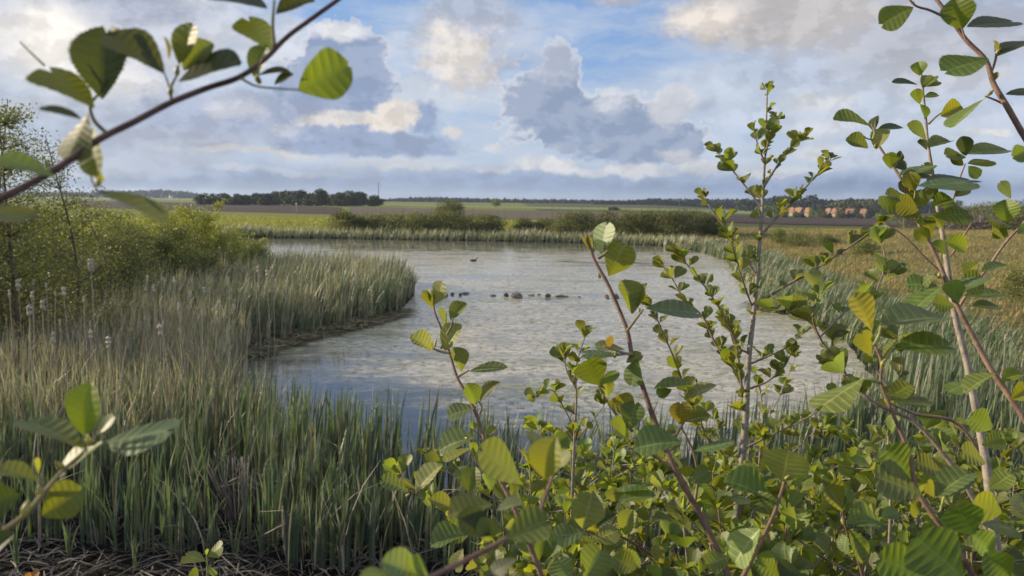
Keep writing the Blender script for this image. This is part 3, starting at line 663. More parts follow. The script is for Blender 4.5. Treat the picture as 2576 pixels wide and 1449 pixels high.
# cattails with old seed heads
CT = [(229, 667, 85, 'tallest cattail with a thick flat-topped brown head'), (46, 717, 80, 'cattail with a double fluffy head near the left edge'), (24, 738, 50, 'leftmost slim cattail with a torn head'),
      (83, 710, 40, 'small cattail head right of the double one'), (80, 743, 60, 'pale curled cattail head below the small one'), (116, 719, 40, 'thin narrow cattail head'),
      (139, 738, 30, 'tiny tufted cattail head'), (73, 781, 85, 'large dark ragged cattail head at the left'), (106, 767, 80, 'long pale cattail head right of the large ragged one'),
      (160, 734, 70, 'stout twisted cattail head left of the tallest'), (211, 753, 50, 'drooping slim cattail head below the tallest'), (151, 811, 40, 'small low cattail head over dead leaves'),
      (226, 814, 40, 'small white fluffy cattail head'), (229, 840, 75, 'wide white fluffy cattail head below the small white one'), (134, 851, 90, 'sagging burst cattail head spread sideways'),
      (273, 861, 80, 'long burst cattail head leaning over the dead leaves'), (371, 700, 40, 'small oval cattail head against the shrubs'), (385, 724, 50, 'hooked cattail head below the small oval one'),
      (413, 708, 55, 'narrow upright cattail head against the shrubs'), (438, 707, 60, 'leaning cattail head with a pointed tip'), (404, 762, 45, 'cattail head on top of a curling burst one'),
      (411, 811, 50, 'curling strand of burst cattail fluff'), (403, 830, 80, 'lowest hanging part-burst cattail head in the middle of the bed'), (451, 771, 60, 'slanted brown cattail head'),
      (509, 786, 45, 'fallen pale cattail head pointing left'), (514, 731, 50, 'arched cattail head in front of the shrubs'), (480, 741, 40, 'slim cattail head left of the arched one'),
      (575, 708, 60, 'bent over cattail head near the tip of the shrubs'), (649, 677, 50, 'faint cattail head at the shrub end'), (672, 687, 50, 'second faint cattail head at the shrub end'),
      (687, 698, 50, 'pale oval cattail head right of the shrub end'), (364, 799, 35, 'thin stick-like cattail tip'), (2529, 849, 45, 'pale burst cattail head by the right edge'),
      (2345, 886, 45, 'cattail head behind the grey alder trunk'), (2373, 821, 40, 'small cattail head in the right reeds')]
def cattail(px, py, L, label):
    zt = 2.25 if L < 84 else 2.75
    if py > 790: zt = 1.75
    hy = py - (503 + (px - 1288) * 0.0105)
    d = (CAM_H - zt) / (hy / F)
    top = P(px, py, d); g = np.array([top[0] - random.uniform(-.05, .12), top[1], 0.0]); g[2] = max(H1(g[0], g[1]), -0.2) - 0.02
    root = thing('cattail', g, label, 'cattail', 'cattails with old seed heads')
    hl = min(L * 0.3472 * d / F, 0.30); hl = max(hl, 0.09); wd = hl * random.uniform(0.11, 0.17)
    if L == 85 and px == 229: wd = 0.045
    mid = (g + top) / 2 + np.array([random.gauss(0, .03), 0, 0])
    V, Q, T, uv = tube([g, mid, top - np.array([0, 0, hl / 2]), top + np.array([random.gauss(0, .01), 0, hl * .55])], [0.008, 0.007, 0.006, 0.004], 6, 3)
    Acc().add(V, Q, T, uv, (0.40, 0.33, 0.25)).build('stem', M_STALK, root)
    n = 9; tt = np.linspace(-.5, .5, n); bx = random.gauss(0, .12) * hl; pts = np.stack([top[0] + bx * np.cos(tt * 3) - bx, np.full(n, top[1]), top[2] + tt * hl], 1)
    rr = wd * (np.sqrt(np.maximum(1 - (tt * 2) ** 6, 0.15))) * (1 + 0.35 * np.sin(tt * random.uniform(8, 15) + random.random() * 6)) * rng.uniform(0.85, 1.15, n)
    if L == 85 and px == 229: rr = wd * np.sqrt(np.maximum(1 - (tt * 2) ** 10, 0.3))
    V, Q, T, uv = tube(pts, rr, 10, 3)
    V = V + rng.normal(0, wd * 0.16, V.shape)
    a = Acc().add(V, Q, T, uv, np.array((0.62, 0.54, 0.40)) * random.uniform(0.8, 1.15))
    nf = 50; q = rng.integers(0, len(V), nf); o = rng.normal(0, 1, (nf, 3)); o /= np.linalg.norm(o, axis=1)[:, None]
    for i in range(nf):                                   # loose tufts
        p0 = V[q[i]]; s_ = np.cross(o[i], (0.3, 0.9, 0.1)) * wd * .25
        a.add([p0 - s_, p0 + s_, p0 + o[i] * wd * .9], None, [(0, 1, 2)], None, (0.72, 0.64, 0.55))
    a.build('seed_head', M_FLUFF, root)
for c in CT: cattail(*c)

# ------------------------------------------------------------ stones, duck, marker post
def ico(n=2):
    import bmesh
    bm = bmesh.new(); bmesh.ops.create_icosphere(bm, subdivisions=n, radius=1.0)
    V = np.array([v.co[:] for v in bm.verts]); T = np.array([[v.index for v in f.verts] for f in bm.faces]); bm.free(); return V, T
M_STONE = plain('stone', (1, 1, 1), 0.75, 0.35, 9, 0.45, 0.7, 25, use_tint=True, dist=0.03)
ICV, ICT = ico(3)
def stone(px, base, w_px, h_px, label, c=(0.12, 0.10, 0.085), seed=0, group='stones standing out of the pond'):
    g = G(px, base, 0.0); d = (g - CN) @ (RN @ np.array([0, 0, -1])); w = w_px / F * d * .93; h = h_px / F * d * .85
    r2 = np.random.default_rng(seed + 3); V = ICV.copy()
    for k_ in range(9):                                    # knock flat facets off a ball
        n = r2.normal(0, 1, 3); n /= np.linalg.norm(n); lim = r2.uniform(0.50, 0.85); dd = V @ n
        V = np.where((dd > lim)[:, None], V - (dd - lim)[:, None] * n * 0.85, V)
    V = V * (1 + 0.05 * np.sin(V @ r2.normal(0, 5, 3))[:, None])
    V = V * np.array([w / 2, w * 0.36, h * 0.75]) ; V[:, 2] += h * 0.28
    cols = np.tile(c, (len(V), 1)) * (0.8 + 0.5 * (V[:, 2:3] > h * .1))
    o = mesh_obj('stone', V, None, ICT, M_STONE, tint=cols, smooth=False); o.location = (g[0], g[1] + w * .2, 0)
    for p_ in o.data.polygons: p_.use_smooth = False
    return tag(o, label, 'stone', group)
ST = [(228, 155, 90, 55, 'rounded dark stone at the left end of the row', .09), (308, 143, 60, 38, 'small dark stone second from the left', .08), (405, 148, 55, 30, 'low stone touching the left end of the flat one', .09),
      (462, 133, 105, 32, 'long flat grey stone in the left group', .11), (775, 160, 85, 28, 'barely emerging stone alone between the two groups', .11), (928, 163, 70, 50, 'dark angular stone left of the biggest', .06),
      (1045, 182, 160, 75, 'biggest pinkish boulder of the row', .13), (1220, 155, 90, 25, 'flat brown stone right of the biggest', .14), (1304, 148, 52, 26, 'small round stone behind the flat brown one', .08),
      (1408, 170, 85, 48, 'dark stone with a light shoulder in the right half of the row', .07), (1568, 168, 175, 38, 'long low pinkish stone', .15), (1770, 172, 45, 20, 'smallest stone right of the long pinkish one', .09),
      (2080, 165, 65, 35, 'pink stone beside the alder stem', .18), (2092, 188, 50, 28, 'small dark stone below the pink one', .07), (2190, 185, 120, 65, 'grey brown boulder behind the alder stem', .10)]
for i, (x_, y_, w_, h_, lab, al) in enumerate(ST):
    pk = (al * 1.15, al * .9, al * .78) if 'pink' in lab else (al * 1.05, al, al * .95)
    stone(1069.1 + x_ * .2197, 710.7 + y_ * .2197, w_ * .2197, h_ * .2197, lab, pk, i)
stone(1908, 776, 34, 18, 'reddish boulder in the mud of the right shore', (.2, .13, .11), 31, 'boulders at the right shore')
stone(1950, 782, 26, 12, 'small boulder right of the reddish one', (.16, .12, .10), 32, 'boulders at the right shore')

def duck(px, base):
    g = G(px, base, 0.0)
    root = thing('duck', (g[0], g[1], 0), 'brown duck swimming to the right on open water', 'duck')
    # one continuous body: hull, neck and head
    bm_ = bpy.data.meshes.new('body'); o = bpy.data.objects.new('body', bm_)
    pts = [(-.27, .0, .115, .012, .010), (-.20, 0, .085, .045, .035), (-.10, 0, .06, .085, .075), (.02, 0, .05, .10, .085), (.12, 0, .055, .085, .08), (.175, 0, .10, .050, .055), (.19, 0, .16, .030, .032), (.20, 0, .205, .028, .030), (.225, 0, .245, .036, .036), (.262, 0, .238, .026, .024), (.285, 0, .232, .016, .012)]
    bm_.vertices.add(len(pts)); bm_.vertices.foreach_set('co', np.array([p[:3] for p in pts]).ravel().astype(np.float32))
    bm_.edges.add(len(pts) - 1); bm_.edges.foreach_set('vertices', np.array([(i, i + 1) for i in range(len(pts) - 1)]).ravel().astype(np.int32)); bm_.update()
    COL.objects.link(o); o.parent = root
    m = o.modifiers.new('skin', 'SKIN'); bm_.skin_vertices.new() if not bm_.skin_vertices else None
    for i, p in enumerate(pts): bm_.skin_vertices[0].data[i].radius = (p[3], p[4]); 
    bm_.skin_vertices[0].data[3].use_root = True
    o.modifiers.new('sub', 'SUBSURF').render_levels = 2
    bm_.materials.append(plain('duck plumage', (0.10, 0.07, 0.045), 0.8, 0.2, 30, 0.5))
    V, Q, T, uv = tube([(.275, 0, .233), (.30, 0, .226), (.328, 0, .222)], [.013, .010, .007], 8, 2)
    V[:, 1] *= 1.3; V[:, :] += 0
    b = Acc().add(V, Q, T, uv).build('bill', plain('bill', (0.22, 0.14, 0.05), 0.5)); b.parent = root
    for s in (-1, 1):
        V, T = ICV * np.array([.12, .022, .045]) + np.array([-.03, s * .082, .085]), ICT
        w = Acc().add(V, None, T).build('wing', plain('wing feathers', (0.075, 0.052, 0.036), 0.85, 0.2, 60, 0.5)); w.parent = root
        e = Acc().add(ICV * .0045 + np.array([.238, s * .033, .25]), None, ICT).build('eye', plain('eye', (0.01, 0.01, 0.01), 0.2)); e.parent = root
duck(1191, 657.5)

def post():
    g = GT(746, 534); root = thing('marker_post', g, 'thin pale marker post with a small white square on top', 'post')
    V, Q, T, uv = tube([g, g + np.array([-.03, 0, 1.75])], [.05, .045], 8, 1); Acc().add(V, Q, T, uv).build('pole', plain('grey pole', (.45, .43, .4)), root)
    a = g + np.array([-.03, -.06, 1.85]); s = .2
    V = [(a[0] + x * s, a[1] + y * .03, a[2] + z * s) for x in (-1, 1) for y in (-1, 1) for z in (-1, 1)]
    mesh_obj('plate', V, [(0, 1, 3, 2), (4, 6, 7, 5), (0, 4, 5, 1), (2, 3, 7, 6), (0, 2, 6, 4), (1, 5, 7, 3)], None, plain('white plate', (.75, .74, .7)), root, smooth=False)
post()
def mast():
    d = 900; b = P(952, 515, d); b[2] = H1(b[0], b[1]); t = P(952, 459, d)
    root = thing('radio_mast', b, 'tall thin lattice mast on the horizon behind the tree row', 'mast')
    V, Q, T, uv = tube([b, (b + t) / 2, t], [.55, .5, .4], 6, 1); Acc().add(V, Q, T, uv).build('pole', plain('mast steel', (.12, .13, .15)), root)
    V, Q, T, uv = tube([b + (t - b) * .9 + np.array([-1.0, 0, 0]), b + (t - b) * .9 + np.array([1.0, 0, 0])], [.2, .2], 4, 1); Acc().add(V, Q, T, uv).build('antenna', plain('antenna', (.12, .13, .15)), root)
mast()

# ------------------------------------------------------------ cottages
M_TILE = plain('red roof tiles', (0.34, 0.185, 0.12), 0.8, 0.2, 2.5, 0.2, 0.3, 6)
M_YEL = plain('yellow wall', (0.42, 0.34, 0.19), 0.85, 0.2, 1.5, 0.12)
M_GREYB = plain('grey gable boards', (0.20, 0.19, 0.18), 0.8, 0.2, 3, 0.2)
M_WHITE = plain('white trim', (0.75, 0.74, 0.70), 0.6)
M_DARKW = plain('window glass', (0.03, 0.035, 0.04), 0.15, 0.6)
M_DARKR = plain('dark roof', (0.10, 0.09, 0.085), 0.8)
def box(a, cx, cy, cz, sx, sy, sz, tint=(1, 1, 1)):
    V = [(cx + x * sx / 2, cy + y * sy / 2, cz + z * sz / 2) for x in (-1, 1) for y in (-1, 1) for z in (-1, 1)]
    a.add(V, [(0, 1, 3, 2), (4, 6, 7, 5), (0, 4, 5, 1), (2, 3, 7, 6), (0, 2, 6, 4), (1, 5, 7, 3)], None, None, tint)
def cottage(px, wpx, top, d, label, rot, roofm=M_TILE, wallm=M_YEL, gablem=M_GREYB, group='red roofed cottages'):
    b = P(px, 540, d); b[2] = H1(b[0], b[1]) - 0.3; t = P(px, top, d)[2]; w = wpx / F * d * .72; Ht = max(t - b[2], 2.8); L = w * 1.15; eave = Ht * 0.56
    root = thing('cottage', (0, 0, 0), label, 'cottage', group)
    def put(o): o.parent = root
    hw = w / 2
    V = [(-hw, -L / 2, 0), (hw, -L / 2, 0), (hw, L / 2, 0), (-hw, L / 2, 0), (-hw, -L / 2, eave), (hw, -L / 2, eave), (hw, L / 2, eave), (-hw, L / 2, eave)]
    put(mesh_obj('wall', V, [(1, 2, 6, 5), (3, 0, 4, 7), (2, 3, 7, 6)], None, wallm, smooth=False))
    put(mesh_obj('gable', [(-hw, -L / 2, 0), (hw, -L / 2, 0), (hw, -L / 2, eave), (0, -L / 2, Ht - .15), (-hw, -L / 2, eave), (hw, L / 2, eave), (0, L / 2, Ht - .15), (-hw, L / 2, eave)], [(0, 1, 2, 4)], [(4, 2, 3), (5, 7, 6)], gablem, smooth=False))
    o_, th = .35, .16; a = Acc(); yl = L / 2 + .3
    for s in (-1, 1):
        ex, ez = s * (hw + o_), eave - o_ * .8
        P8 = [(ex, -yl, ez), (0, -yl, Ht), (0, yl, Ht), (ex, yl, ez), (ex, -yl, ez + th), (0, -yl, Ht + th), (0, yl, Ht + th), (ex, yl, ez + th)]
        a.add(P8, [(0, 1, 2, 3), (4, 5, 6, 7), (0, 3, 7, 4), (0, 1, 5, 4), (3, 2, 6, 7)])
    roof = a.build('roof', roofm, None, False); put(roof)
    a = Acc()
    for s in (-1, 1):
        ex, ez = s * (hw + o_), eave - o_ * .8
        a.add([(ex, -yl - .05, ez), (0, -yl - .05, Ht), (0, -yl - .05, Ht - .25), (ex, -yl - .05, ez - .25), (ex, -yl - .01, ez), (0, -yl - .01, Ht), (0, -yl - .01, Ht - .25), (ex, -yl - .01, ez - .25)], [(0, 1, 2, 3), (4, 5, 6, 7), (0, 1, 5, 4), (3, 2, 6, 7)])
    put(a.build('bargeboard', M_WHITE, None, False))
    a = Acc(); box(a, w * .15, 0, Ht + .1, .5, .5, .9); ch = a.build('chimney', M_GREYB, None, False); ch.parent = roof
    for (wx_, ww, wh, wz) in ((-.22, .9, 1.1, 1.5), (.22, .9, 1.1, 1.5)):
        a = Acc(); box(a, wx_ * w, -L / 2 - .02, wz, ww + .2, .06, wh + .2); f = a.build('window', M_WHITE, None, False); put(f)
        a = Acc(); box(a, wx_ * w, -L / 2 - .06, wz, ww, .04, wh); g_ = a.build('pane', M_DARKW, None, False); g_.parent = f
    a = Acc(); box(a, 0, -L / 2 - .03, 1.05, .9, .06, 2.0); put(a.build('door', M_DARKR, None, False))
    root.location = b; root.rotation_euler = (0, 0, R(rot))
hx = lambda X_: 1918 + X_ * .1587
hyy = lambda Y_: 478 + Y_ * .1587
for (X_, W_, T_, d_, lab, rt) in ((330, 70, 284, 375, 'small red roofed cottage at the left end of the row', 30), (465, 75, 284, 372, 'cottage with orange roof left of the white trimmed gable', 32), (575, 130, 282, 350, 'cottage with white trimmed grey gable and orange roof', 28),
                                  (725, 100, 288, 352, 'yellow walled cottage left of the round grey green tree', 30), (1045, 90, 296, 365, 'grey gabled cottage right of the round grey green tree', 25), (1180, 150, 292, 350, 'large yellow walled cottage right of the middle', 30),
                                  (1385, 120, 300, 360, 'low cottage with a broken line of orange roof', 50), (1600, 90, 304, 355, 'last cottage with an orange roof at the right end', 45)):
    cottage(hx(X_), W_ * .1587, hyy(T_), d_, lab, rt)
cottage(432, 9, 486.5, 1050, 'lone white farmhouse with a dark roof in the far left woods', -50, M_DARKR, M_WHITE, M_WHITE, None)

# ------------------------------------------------------------ trees and shrubs further off
def clumps(centers, size, tint, n_up=0.35):
    """one leaf quad at each centre, random facing"""
    N = len(centers); a = rng.normal(0, 1, (N, 3)); a[:, 2] += n_up; a /= np.linalg.norm(a, axis=1)[:, None]
    b = np.cross(a, rng.normal(0, 1, (N, 3))); b /= np.linalg.norm(b, axis=1)[:, None]
    s = np.asarray(size)[:, None] * 0.5
    c = np.cross(a, b)
    V = np.stack([centers - b * s, centers - c * s * .55, centers + b * s, centers + c * s * .55], 1).reshape(-1, 3)
    Q = np.arange(N * 4).reshape(-1, 4); uv = np.tile([(0, .5), (.5, 0), (1, .5), (.5, 1)], (N, 1))
    return V, Q, np.repeat(tint, 4, 0), uv
def crown_points(lobes, n, shell=0.55):
    """points spread through a set of lobes (x, y, z, rx, ry, rz)"""
    L = np.array(lobes, float); vol = L[:, 3] * L[:, 4] * L[:, 5]; i = rng.choice(len(L), n, p=vol / vol.sum())
    v = rng.normal(0, 1, (n, 3)); v /= np.linalg.norm(v, axis=1)[:, None]; r = (shell + (1 - shell) * rng.random(n)) ** 0.7
    r = r * (1 + 0.12 * rng.normal(0, 1, n))
    return L[i, :3] + v * L[i, 3:] * r[:, None], i
def tree(name, base, Ht, Wd, cols, label, cat, group=None, n=700, leaf=0.5, nl=9, trunk=0.12, skirt=0.15, trunk_mat=None, lean=0.0, limbs=5):
    base = np.array(base, float); root = thing(name, base, label, cat, group)
    r2 = rng; lobes = []
    for i in range(nl):
        a = r2.uniform(0, 6.28); rr = r2.uniform(0.05, 0.62) * Wd / 2; zz = r2.uniform(skirt + .12, 0.82) * Ht
        k_ = (1 - 0.45 * abs(zz / Ht - 0.5) * 2)
        lobes.append((base[0] + math.cos(a) * rr * k_ + lean * zz, base[1] + math.sin(a) * rr * k_, base[2] + zz, Wd * r2.uniform(.2, .3), Wd * r2.uniform(.2, .3), Ht * r2.uniform(.12, .2)))
    lobes.append((base[0] + lean * Ht * .85, base[1], base[2] + Ht * .84, Wd * .2, Wd * .2, Ht * .15))
    lobes.append((base[0], base[1], base[2] + Ht * (.35 + skirt / 2), Wd * .42, Wd * .42, Ht * (.33 - skirt / 3)))
    c, li = crown_points(lobes, n); lt = rng.uniform(0.75, 1.3, len(lobes))
    c[:, 2] = np.maximum(c[:, 2], base[2] + 0.1)
    cols = np.array(cols); t = cols[rng.integers(0, len(cols), n)] * rng.uniform(.75, 1.25, (n, 1)) * lt[li][:, None]
    V, Q, tn, uv = clumps(c, rng.uniform(.7, 1.3, n) * leaf, t)
    mesh_obj('crown', V, Q, None, M_FOL, root, uv, tn)
    a = Acc(); tr = Ht * trunk * .2
    V, Q, T, uv = tube([base - (0, 0, .2), base + (0.02 * Ht, 0, Ht * .35), base + (lean * Ht * .7, 0, Ht * .75)], [tr, tr * .7, tr * .25], 7, 3); a.add(V, Q, T, uv)
    for j in range(limbs):
        L = lobes[j]; s = base + np.array([0.01 * Ht, 0, Ht * random.uniform(.15, .45)])
        V, Q, T, uv = tube([s, (s + np.array(L[:3])) / 2 + (0, 0, .04 * Ht), np.array(L[:3])], [tr * .45, tr * .3, tr * .12], 5, 2); a.add(V, Q, T, uv)
    a.build('trunk', trunk_mat or M_TWIG, root)
    return root
def at(px, d):
    b = P(px, 520, d); return np.array([b[0], b[1], H1(b[0], b[1]) - .05])
def ht(px, top, d): return P(px, top, d)[2] - at(px, d)[2]
DK = [(0.040, 0.052, 0.020), (0.052, 0.064, 0.024), (0.035, 0.045, 0.022)]
OL = [(0.10, 0.105, 0.035), (0.13, 0.13, 0.045), (0.085, 0.095, 0.035)]
BR = [(0.17, 0.20, 0.04), (0.22, 0.25, 0.05), (0.13, 0.16, 0.035)]
# the dark row of trees on the left of the horizon
row = [(512, 486), (537, 488), (566, 487), (596, 488), (620, 490), (645, 486), (668, 487), (690, 482), (716, 479), (735, 481), (757, 477), (780, 486), (803, 475), (812, 478), (835, 489), (855, 484), (880, 480), (905, 482), (941, 491)]
names = ['wind-bent dark tree at the left end of the row', 'second tree from the left end of the row', 'bushy dark tree third in the row', 'round dark tree fourth in the row', 'lower dark tree before the gap in the row', 'wide dark tree left of the row centre',
         'narrow dark tree left of the row centre', 'rising dark tree in the row', 'tall wind-bent tree in the row', 'tree behind the tall wind-bent one', 'high ragged crown in the middle of the row', 'dip in the tree row beside the tallest',
         'tallest tree of the row', 'twin of the tallest tree of the row', 'low dark tree right of the tallest', 'dark tree before the pale willow', 'pale rounded willow near the right end of the row', 'dark tree behind the pale willow', 'separate round dark tree at the right end of the row']
for (px, top), nm in zip(row, names):
    d = 300 + random.uniform(-12, 12); wv = 8.2 if px not in (880, 941) else 9.0
    tree('field_tree', at(px, d), ht(px, top - 1, d), wv, OL if px == 880 else DK, nm, 'tree', 'row of dark trees on the left horizon', 1900, .75, 10, skirt=0.0, lean=.06)
tree('lone_tree', at(1248, 330), ht(1248, 500, 330), 5.0, BR, 'small bright green tree standing alone in the far field', 'tree', None, 700, .5, 8, skirt=.03)
tree('rounded_bush', at(1135, 128), ht(1135, 500, 128), 6.0, [(0.10, 0.115, 0.035), (0.13, 0.135, 0.04)], 'dome shaped olive bush in the middle distance', 'bush', None, 5200, .20, 14, skirt=0.0)
tree('field_bush', at(1545, 250), ht(1545, 520, 250), 5.0, DK, 'small dark bush on the field edge left of the big leaf', 'bush', None, 500, .4, 7, skirt=0.0)
# round tree and bushes between the cottages
for (px, top, d, w_, cl, nm) in ((2063, 514, 330, 4.8, OL, 'round grey green tree between the cottages'), (2043, 519, 338, 3.2, BR, 'yellow green tree left of the round grey green one'), (2109, 517, 336, 3.5, [(0.16, 0.14, .05)], 'thin brownish tree behind the yellow cottage'),
                                 (2120, 530, 325, 4.2, OL, 'low bush in front of the yellow cottage'), (2145, 528, 330, 4.2, DK, 'dark bush right of the yellow cottage'), (2188, 527, 325, 5, DK, 'dark bush at the right end of the cottages'),
                                 (2005, 534, 335, 3, OL, 'low hedge bush in front of the left cottages'), (2222, 522, 320, 6, OL, 'broad olive bush right of the cottages'),
                                 (1975, 536, 328, 3.5, OL, 'low bush before the left end cottage'), (2001, 529, 330, 2.6, BR, 'yellowish tree between the first two cottages'), (2076, 530, 326, 3.2, OL, 'olive tree left of the grey gabled cottage'), (2136, 529, 328, 3, DK, 'dark tree left of the broken orange roofs'), (2020, 537, 326, 3, DK, 'small dark bush before the white trimmed gable'), (2088, 536, 326, 3.4, OL, 'low bush before the grey gabled cottage'), (2165, 536, 322, 4, OL, 'low bush before the broken orange roofs')):
    tree('garden_tree', at(px, d), ht(px, top, d), w_, cl, nm, 'tree', 'trees among the cottages', 600, .5, 8, skirt=0.0)

# far woods: masses nobody could count
def wood(name, label, pts, d, cols, leaf, n, depth=30):
    """pts: (px, top) skyline; fills a belt from the ground up to that skyline"""
    px = np.array([p[0] for p in pts], float); tp = np.array([p[1] for p in pts], float)
    x = rng.uniform(px[0], px[-1], n); top = np.interp(x, px, tp)
    top = top + 1.8 * np.sin(x * 0.37) * np.sin(x * .11 + 1) + rng.normal(0, .5, n) + 1.2 * np.sin(x * .9)
    dd = d + rng.random(n) * depth; C = np.zeros((n, 3)); f = rng.random(n) ** .75
    for i in range(n):
        t = P(x[i], top[i], dd[i]); C[i] = t
    zb = HT(C[:, 0], C[:, 1]); C[:, 2] = zb + (C[:, 2] - zb) * f
    cols = np.array(cols); V, Q, tn, uv = clumps(C, rng.uniform(.6, 1.4, n) * leaf, cols[rng.integers(0, len(cols), n)] * rng.uniform(.7, 1.3, (n, 1)))
    return tag(mesh_obj(name, V, Q, None, M_WOOD, None, uv, tn), label, kind='stuff')
WD = [(0.045, 0.055, 0.035), (0.055, 0.065, 0.038), (0.038, 0.046, 0.034)]
wood('far_woodland', 'blue green woodland on the far left horizon', [(-80, 486), (150, 486), (250, 484), (330, 482), (400, 479), (430, 481), (470, 483), (500, 489)], 1150, WD, 5, 4200, 60)
wood('far_woodland', 'low dark woodland belt behind the dome shaped bush', [(960, 505), (985, 502), (1040, 499), (1090, 498), (1180, 501), (1300, 503), (1420, 504), (1520, 506)], 760, WD, 3.2, 5200, 50)
wood('far_woodland', 'dark woodland belt behind the green strip on the right', [(1490, 508), (1600, 506), (1640, 501), (1680, 503), (1800, 503), (1880, 503)], 640, WD, 3.0, 4200, 40)
wood('far_woodland', 'dark pine wood behind the cottages', [(1850, 503), (1930, 502), (1955, 495), (1985, 494), (2000, 501), (2022, 502), (2030, 494), (2052, 493), (2060, 503), (2100, 505), (2150, 501), (2200, 503), (2300, 508), (2420, 507)], 520, WD, 2.6, 6500, 40)
wood('far_hedge', 'olive scrub rising right of the cottages', [(2080, 516), (2120, 510), (2180, 508), (2240, 512), (2300, 514)], 400, OL, 2.0, 2600, 30)
wood('far_hedge', 'pale hedge left of the cottages', [(1900, 522), (1930, 519), (1960, 520), (1990, 523)], 400, BR, 1.4, 900, 15)

# scrub on the right edge of the meadow
for (px, top, d, w_, cl, nm, nn) in ((2500, 503, 88, 9, OL + BR[:1], 'broad olive willow scrub at the right edge', 5200), (2575, 500, 84, 8, OL, 'tall scrub cut by the right edge of the picture', 4200), (2440, 517, 92, 6.5, OL, 'mid green scrub left of the olive willow scrub', 3200),
                                     (2390, 522, 96, 5.5, [(0.09, 0.075, 0.045), (0.07, .065, .04)], 'brownish thin scrub behind the alder leaves', 2200), (2330, 526, 100, 5, [(0.09, 0.075, 0.045), (0.07, .065, .04)], 'dark brown scrub right of the ploughed field', 2200), (2285, 532, 104, 5, [(0.10, 0.085, 0.05)], 'low thorny scrub at the field corner', 1800)):
    tree('willow_scrub', at(px, d), ht(px, top, d), w_, cl, nm, 'shrub', 'scrub behind the right meadow', nn, .17, 14, skirt=0.0)
def bare_tree(px, top, d, label, n=60, brown=M_DEADWOOD, name='bare_tree', spread=.45, cat='tree'):
    b = at(px, d); Ht = ht(px, top, d); root = thing(name, b, label, cat); a = Acc()
    def grow(p, dr, L, r, lv):
        e = p + dr * L; V, Q, T, uv = tube([p, (p + e) / 2 + rng.normal(0, L * .04, 3), e], [r, r * .8, r * .5], 5, 2); a.add(V, Q, T, uv)
        if lv == 0: return
        for _ in range(3):
            nd = dr + rng.normal(0, spread, 3); nd[2] += .15; nd /= np.linalg.norm(nd); grow(p + (e - p) * random.uniform(.5, 1), nd, L * random.uniform(.55, .75), r * .5, lv - 1)
    grow(b, np.array([0, 0, 1.0]), Ht * .36, .12, 4); a.build('trunk', brown, root); return root
bare_tree(2393, 478, 110, 'bare leafless tree rising behind the right scrub')
def brush():
    b = at(2440, 86); root = thing('brush_pile', b, 'tangled pile of grey dead branches in front of the right scrub', 'brush pile'); a = Acc()
    for i in range(260):
        s = b + np.array([rng.normal(0, 3.6), rng.normal(0, 1.0), rng.uniform(.1, 1.1)]); dr = rng.normal(0, 1, 3); dr[2] = abs(dr[2]) * .7; dr /= np.linalg.norm(dr); L = random.uniform(.8, 2.4)
        V, Q, T, uv = tube([s, s + dr * L * .5 + rng.normal(0, .15, 3), s + dr * L + rng.normal(0, .25, 3)], [.05, .035, .015], 4, 2); c_ = random.uniform(.5, 1.1); a.add(V, Q, T, uv, (c_ * .3, c_ * .25, c_ * .21))
    a.build('twigs', plain('dead branches', (1, 1, 1), .85, .2, 4, .3, use_tint=True), root)
brush()

# shrubs on the far bank
far_sh = [(858, 527, 2.6), (895, 540, 2.0), (930, 538, 2.2), (965, 534, 2.4), (1005, 536, 2.4), (1045, 533, 2.6), (1085, 532, 2.6), (1120, 524, 3.0), (1160, 530, 2.8), (1215, 537, 2.6), (1240, 540, 2.0),
          (1320, 546, 2.0), (1370, 547, 1.9), (1410, 533, 2.2), (1440, 530, 2.4), (1470, 528, 2.4), (1530, 530, 2.4), (1575, 526, 2.6), (1615, 528, 2.6), (1650, 526, 2.6), (1690, 528, 2.8), (1730, 525, 2.8), (1765, 532, 2.6), (1800, 545, 2.0)]
SH = [(0.15, 0.155, 0.06), (0.18, 0.175, 0.07), (0.125, 0.13, 0.05)]
fl = ['leftmost', 'second', 'third', 'fourth', 'fifth', 'sixth', 'seventh', 'eighth', 'ninth', 'tenth', 'eleventh', 'twelfth', 'thirteenth', 'fourteenth', 'fifteenth', 'sixteenth', 'seventeenth', 'eighteenth', 'nineteenth', 'twentieth', 'twenty-first', 'twenty-second', 'twenty-third', 'rightmost']
for i, (px, top, w_) in enumerate(far_sh):
    d = (76 if px < 1250 else 74) + random.uniform(-1, 3); b = at(px, d); Ht = ht(px, top - 1, d)
    lab = ('%s shrub on the far bank, counted from the left' % fl[i]) if 0 < i < 23 else ('%s shrub of the far bank' % fl[i])
    r_ = tree('bank_shrub', b, Ht, w_ * 1.6, SH, lab, 'shrub', 'shrubs along the far bank', 3400, .15, 13, skirt=0.0, trunk=.05, limbs=9)
    a = Acc(); lv = []                                             # thin wands reaching above the crown
    for j in range(7):
        s = b + np.array([rng.normal(0, w_ * .3), rng.normal(0, .3), Ht * .5]); e = s + np.array([rng.normal(.1, .15), 0, Ht * random.uniform(.45, .85)])
        V, Q, T, uv = tube([s, (s + e) / 2, e], [.016, .012, .006], 4, 1); a.add(V, Q, T, uv)
        for q in range(12): lv.append(s + (e - s) * random.uniform(.3, 1) + rng.normal(0, .07, 3))
    a.build('wand', M_TWIG, r_); lv = np.array(lv)
    V, Q, tn, uv = clumps(lv, np.full(len(lv), .09), np.tile(SH[1], (len(lv), 1))); mesh_obj('wand_leaves', V, Q, None, M_FOL, r_, uv, tn)
